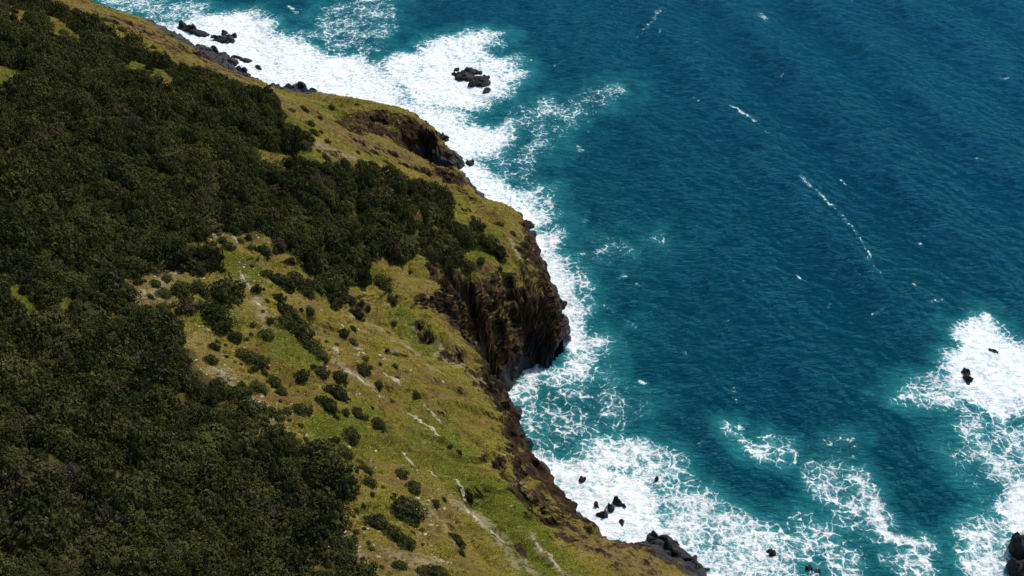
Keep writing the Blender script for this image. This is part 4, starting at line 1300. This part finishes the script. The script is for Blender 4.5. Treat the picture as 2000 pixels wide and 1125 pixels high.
for line, w, lab in (
    ([(699, 672), (702, 682), (696, 692)], 6, 'curved upright pale rock standing in grass at mid slope'),
    ([(655, 680), (657, 692)], 5, 'small pale rock left of the curved pale rock'),
    ([(745, 697), (749, 702)], 4.5, 'lone pale boulder right of the curved pale rock'),
    ([(932, 486), (941, 488)], 5, 'pale stone below the shrubs on the headland crown'),
    ([(456, 463), (463, 476)], 4.5, 'upright pale rock at the top right of the stony clearing'),
    ([(412, 452), (424, 464)], 4, 'pale rock at the top left of the stony clearing'),
    ([(467, 530), (474, 548), (488, 564), (496, 578)], 3.5, 'thin line of pale rocks running down from the stony clearing'),
    ([(498, 590), (510, 600)], 4, 'pale rocks at the lower end of the thin stone line'),
    ([(278, 566), (284, 575)], 4, 'pale rock among shrubs beside the left scrub'),
    ([(420, 723), (436, 732), (452, 741)], 5, 'pale rock ledge at the corner of the lower scrub'),
    ([(468, 780), (492, 785), (520, 795)], 5, 'broken pale ledge along the scrub edge at mid left'),
    ([(662, 714), (690, 734), (715, 752), (740, 768)], 4.5, 'long pale rock streak below the curved pale rock'),
    ([(754, 732), (768, 742), (780, 750)], 6, 'short broad pale ledge near the right end of the streak'),
    ([(795, 806), (820, 822), (850, 845), (886, 869)], 5, 'longest smooth pale rock streak on the green slope'),
    ([(830, 796), (845, 808), (862, 828)], 3.5, 'short pale streak just above the longest rock streak'),
    ([(838, 921), (850, 930)], 3.5, 'pale slab right of the thicket tops'),
    ([(785, 885), (806, 908)], 3.5, 'thin pale ledge left of the longest rock streak end'),
    ([(866, 751), (868, 754)], 4, 'white boulder alone on the smooth green spur'),
    ([(100, 1047), (120, 1052), (146, 1068)], 7, 'lichen grey outcrop in the scrub at the bottom left'),
    ([(548, 1076), (580, 1080), (622, 1097)], 5, 'pale outcrop in the scrub at the bottom centre left'),
    ([(635, 1040), (662, 1048)], 4, 'pale ledge at the edge of the lowest scrub'),
    ([(900, 990), (930, 1015), (960, 1040), (985, 1058)], 6, 'ribbed grey rock band running down the lower slope'),
    ([(1042, 1052), (1065, 1080), (1098, 1118)], 4, 'thin pale rib near the bottom edge of the slope'),
    ([(893, 940), (912, 985)], 3.5, 'narrow grey rib above the ribbed rock band'),
    ([(850, 1090), (880, 1100)], 4, 'pale rock beside the bottom edge shrubs'),
):
    outcrop(line, w, lab)

# ------------------------------------------------------------------ rocks in the surf: lumps given as pixel, half width and half depth in pixels, height in metres
def sea_rock(lumps, label, name='sea_rock', seed=1.0, sub=4):
    c0 = at(lumps[0][0], lumps[0][1])
    L = []
    for i, (px, py, hw, hd, h, yaw) in enumerate(lumps):
        p = at(px, py)
        m = 1.15 * px_m(px, py)
        sy = m / 0.62
        L.append((p[0] - c0[0], p[1] - c0[1], -0.1 * h, hw * m, hd * sy, 0.75 * h, yaw))
        g = np.random.default_rng(int(seed * 31) + i)
        for _ in range(5):
            a, b = g.uniform(-0.75, 0.75), g.uniform(-0.6, 0.6)
            ux, uy = a * hw * m, b * hd * sy
            L.append((p[0] - c0[0] + ux * math.cos(yaw) - uy * math.sin(yaw), p[1] - c0[1] + ux * math.sin(yaw) + uy * math.cos(yaw), -0.05 * h,
                      hw * m * g.uniform(0.3, 0.55), hd * sy * g.uniform(0.35, 0.6), h * g.uniform(0.55, 1.0), yaw + g.normal() * 0.5))
    o = link(bpy.data.objects.new(name, lump_mesh(name, L, BLACK, 3, 0.5, 0.9, seed)))
    o.location = (c0[0], c0[1], 0.1)
    tag(o, label, 'rock')
    return o


SEA_ROCKS = [
    ([(362, 56, 20, 7, 2.2, -0.5), (385, 65, 26, 6, 1.7, -0.5)], 'long black rock in white surf at the top left'),
    ([(436, 80, 22, 7, 2.0, -0.35), (420, 74, 10, 4, 1.2, -0.3)], 'low black rock right of the long top left rock'),
    ([(452, 72, 11, 5, 1.6, -0.3), (440, 66, 7, 4, 1.0, 0)], 'small black rock just above the low surf rock'),
    ([(907, 150, 22, 9, 1.9, 0.2), (914, 143, 12, 7, 2.3, 0), (936, 162, 20, 9, 1.7, -0.4), (946, 157, 9, 7, 2.0, 0), (926, 165, 9, 6, 1.8, 0), (953, 178, 8, 5, 1.2, 0), (892, 146, 8, 4, 1.4, 0)], 'jagged black reef awash off the second headland'),
    ([(935, 144, 6, 5, 1.2, 0), (929, 139, 4, 3, 0.9, 0)], 'small black rock at the top of the jagged reef'),
    ([(892, 136, 5, 4, 0.9, 0)], 'tiny rock left above the jagged reef'),
    ([(865, 270, 13, 5, 1.5, -0.4), (850, 266, 8, 3, 0.9, -0.2), (872, 276, 6, 4, 1.2, 0)], 'black rock in white wash beside the second headland'),
    ([(919, 319, 7, 6, 1.2, 0)], 'small dark rock at the tip of the second headland'),
    ([(1000, 424, 12, 10, 3.4, -0.3), (1015, 435, 13, 8, 2.4, -0.2), (1034, 442, 9, 5, 1.6, 0)], 'black rock spur below the headland grass crown'),
    ([(580, 178, 24, 13, 4.0, -0.5), (600, 188, 14, 8, 2.4, -0.4)], 'large black rock at the shore under the far scrub'),
    ([(607, 178, 12, 4, 0.9, -0.4)], 'low black ledge awash beside the large shore rock'),
    ([(478, 119, 14, 4, 0.9, -0.35), (462, 113, 10, 4, 0.9, -0.35)], 'thin black ledge awash off the dark rock shelf'),
    ([(505, 133, 8, 3, 0.8, -0.4)], 'small sliver of black rock in surf by the shelf'),
    ([(1210, 985, 6, 8, 2.2, 1.2)], 'tall black boulder right of the surf boulder cluster'),
    ([(1192, 993, 6.5, 5, 1.5, 0.2)], 'round black boulder left of the tall surf boulder'),
    ([(1165, 989, 3.5, 5, 1.3, 0.3)], 'leftmost small boulder of the surf boulder cluster'),
    ([(1177, 1008, 10, 6, 1.6, -0.1)], 'wide black boulder lowest left in the surf cluster'),
    ([(1215, 1022, 8, 4, 0.9, -0.1)], 'flat black boulder lowest right in the surf cluster'),
    ([(1137, 939, 6, 5, 1.3, -0.4)], 'black boulder alone in foam above the surf cluster'),
    ([(1074, 941, 6, 4, 1.2, -0.6)], 'dark boulder at the foot of the grassy flank'),
    ([(1282, 936, 4, 3, 0.8, 0)], 'tiny dark rock in lacy foam right of the lone boulder'),
    ([(1505, 1080, 8, 5, 1.3, -0.2)], 'black boulder in lacy foam near the bottom edge'),
    ([(1580, 1112, 7, 5, 1.2, -0.2), (1596, 1117, 6, 3, 0.8, 0)], 'low black boulder at the bottom edge of the sea'),
    ([(1888, 738, 8, 9, 2.0, 0.2), (1884, 729, 7, 5, 1.4, 0), (1889, 750, 5, 4, 1.0, 0)], 'black rock in the white surf at the right'),
    ([(1937, 686, 11, 4, 0.9, -0.5)], 'thin dark rock awash above the right surf rock'),
    ([(2004, 1090, 22, 26, 6.0, 0.2), (1992, 1118, 18, 18, 4.0, 0.2), (2030, 1060, 25, 30, 8.0, 0)], 'big dark rock stack at the bottom right corner'),
    ([(1318, 1081, 58, 9, 2.2, -0.78), (1296, 1064, 30, 9, 2.8, -0.7), (1348, 1103, 32, 7, 1.7, -0.75)], 'long black rock slab slanting down at the lowest spur'),
    ([(1096, 594, 8, 8, 1.6, 0.9), (1082, 578, 8, 6, 2.0, 0.9)], 'dark rock ledge at the foot of the main headland'),
    ([(448, 128, 22, 9, 2.8, -0.5), (428, 112, 20, 8, 3.2, -0.5), (470, 140, 14, 6, 2.2, -0.4)], 'black rock shelf at the foot of the far brown slope'),
]
for i, (lm, lab) in enumerate(SEA_ROCKS):
    sea_rock(lm, lab, seed=3.0 + 1.7 * i)
print('scrub', n_scrub, 'single shrubs', n_single)
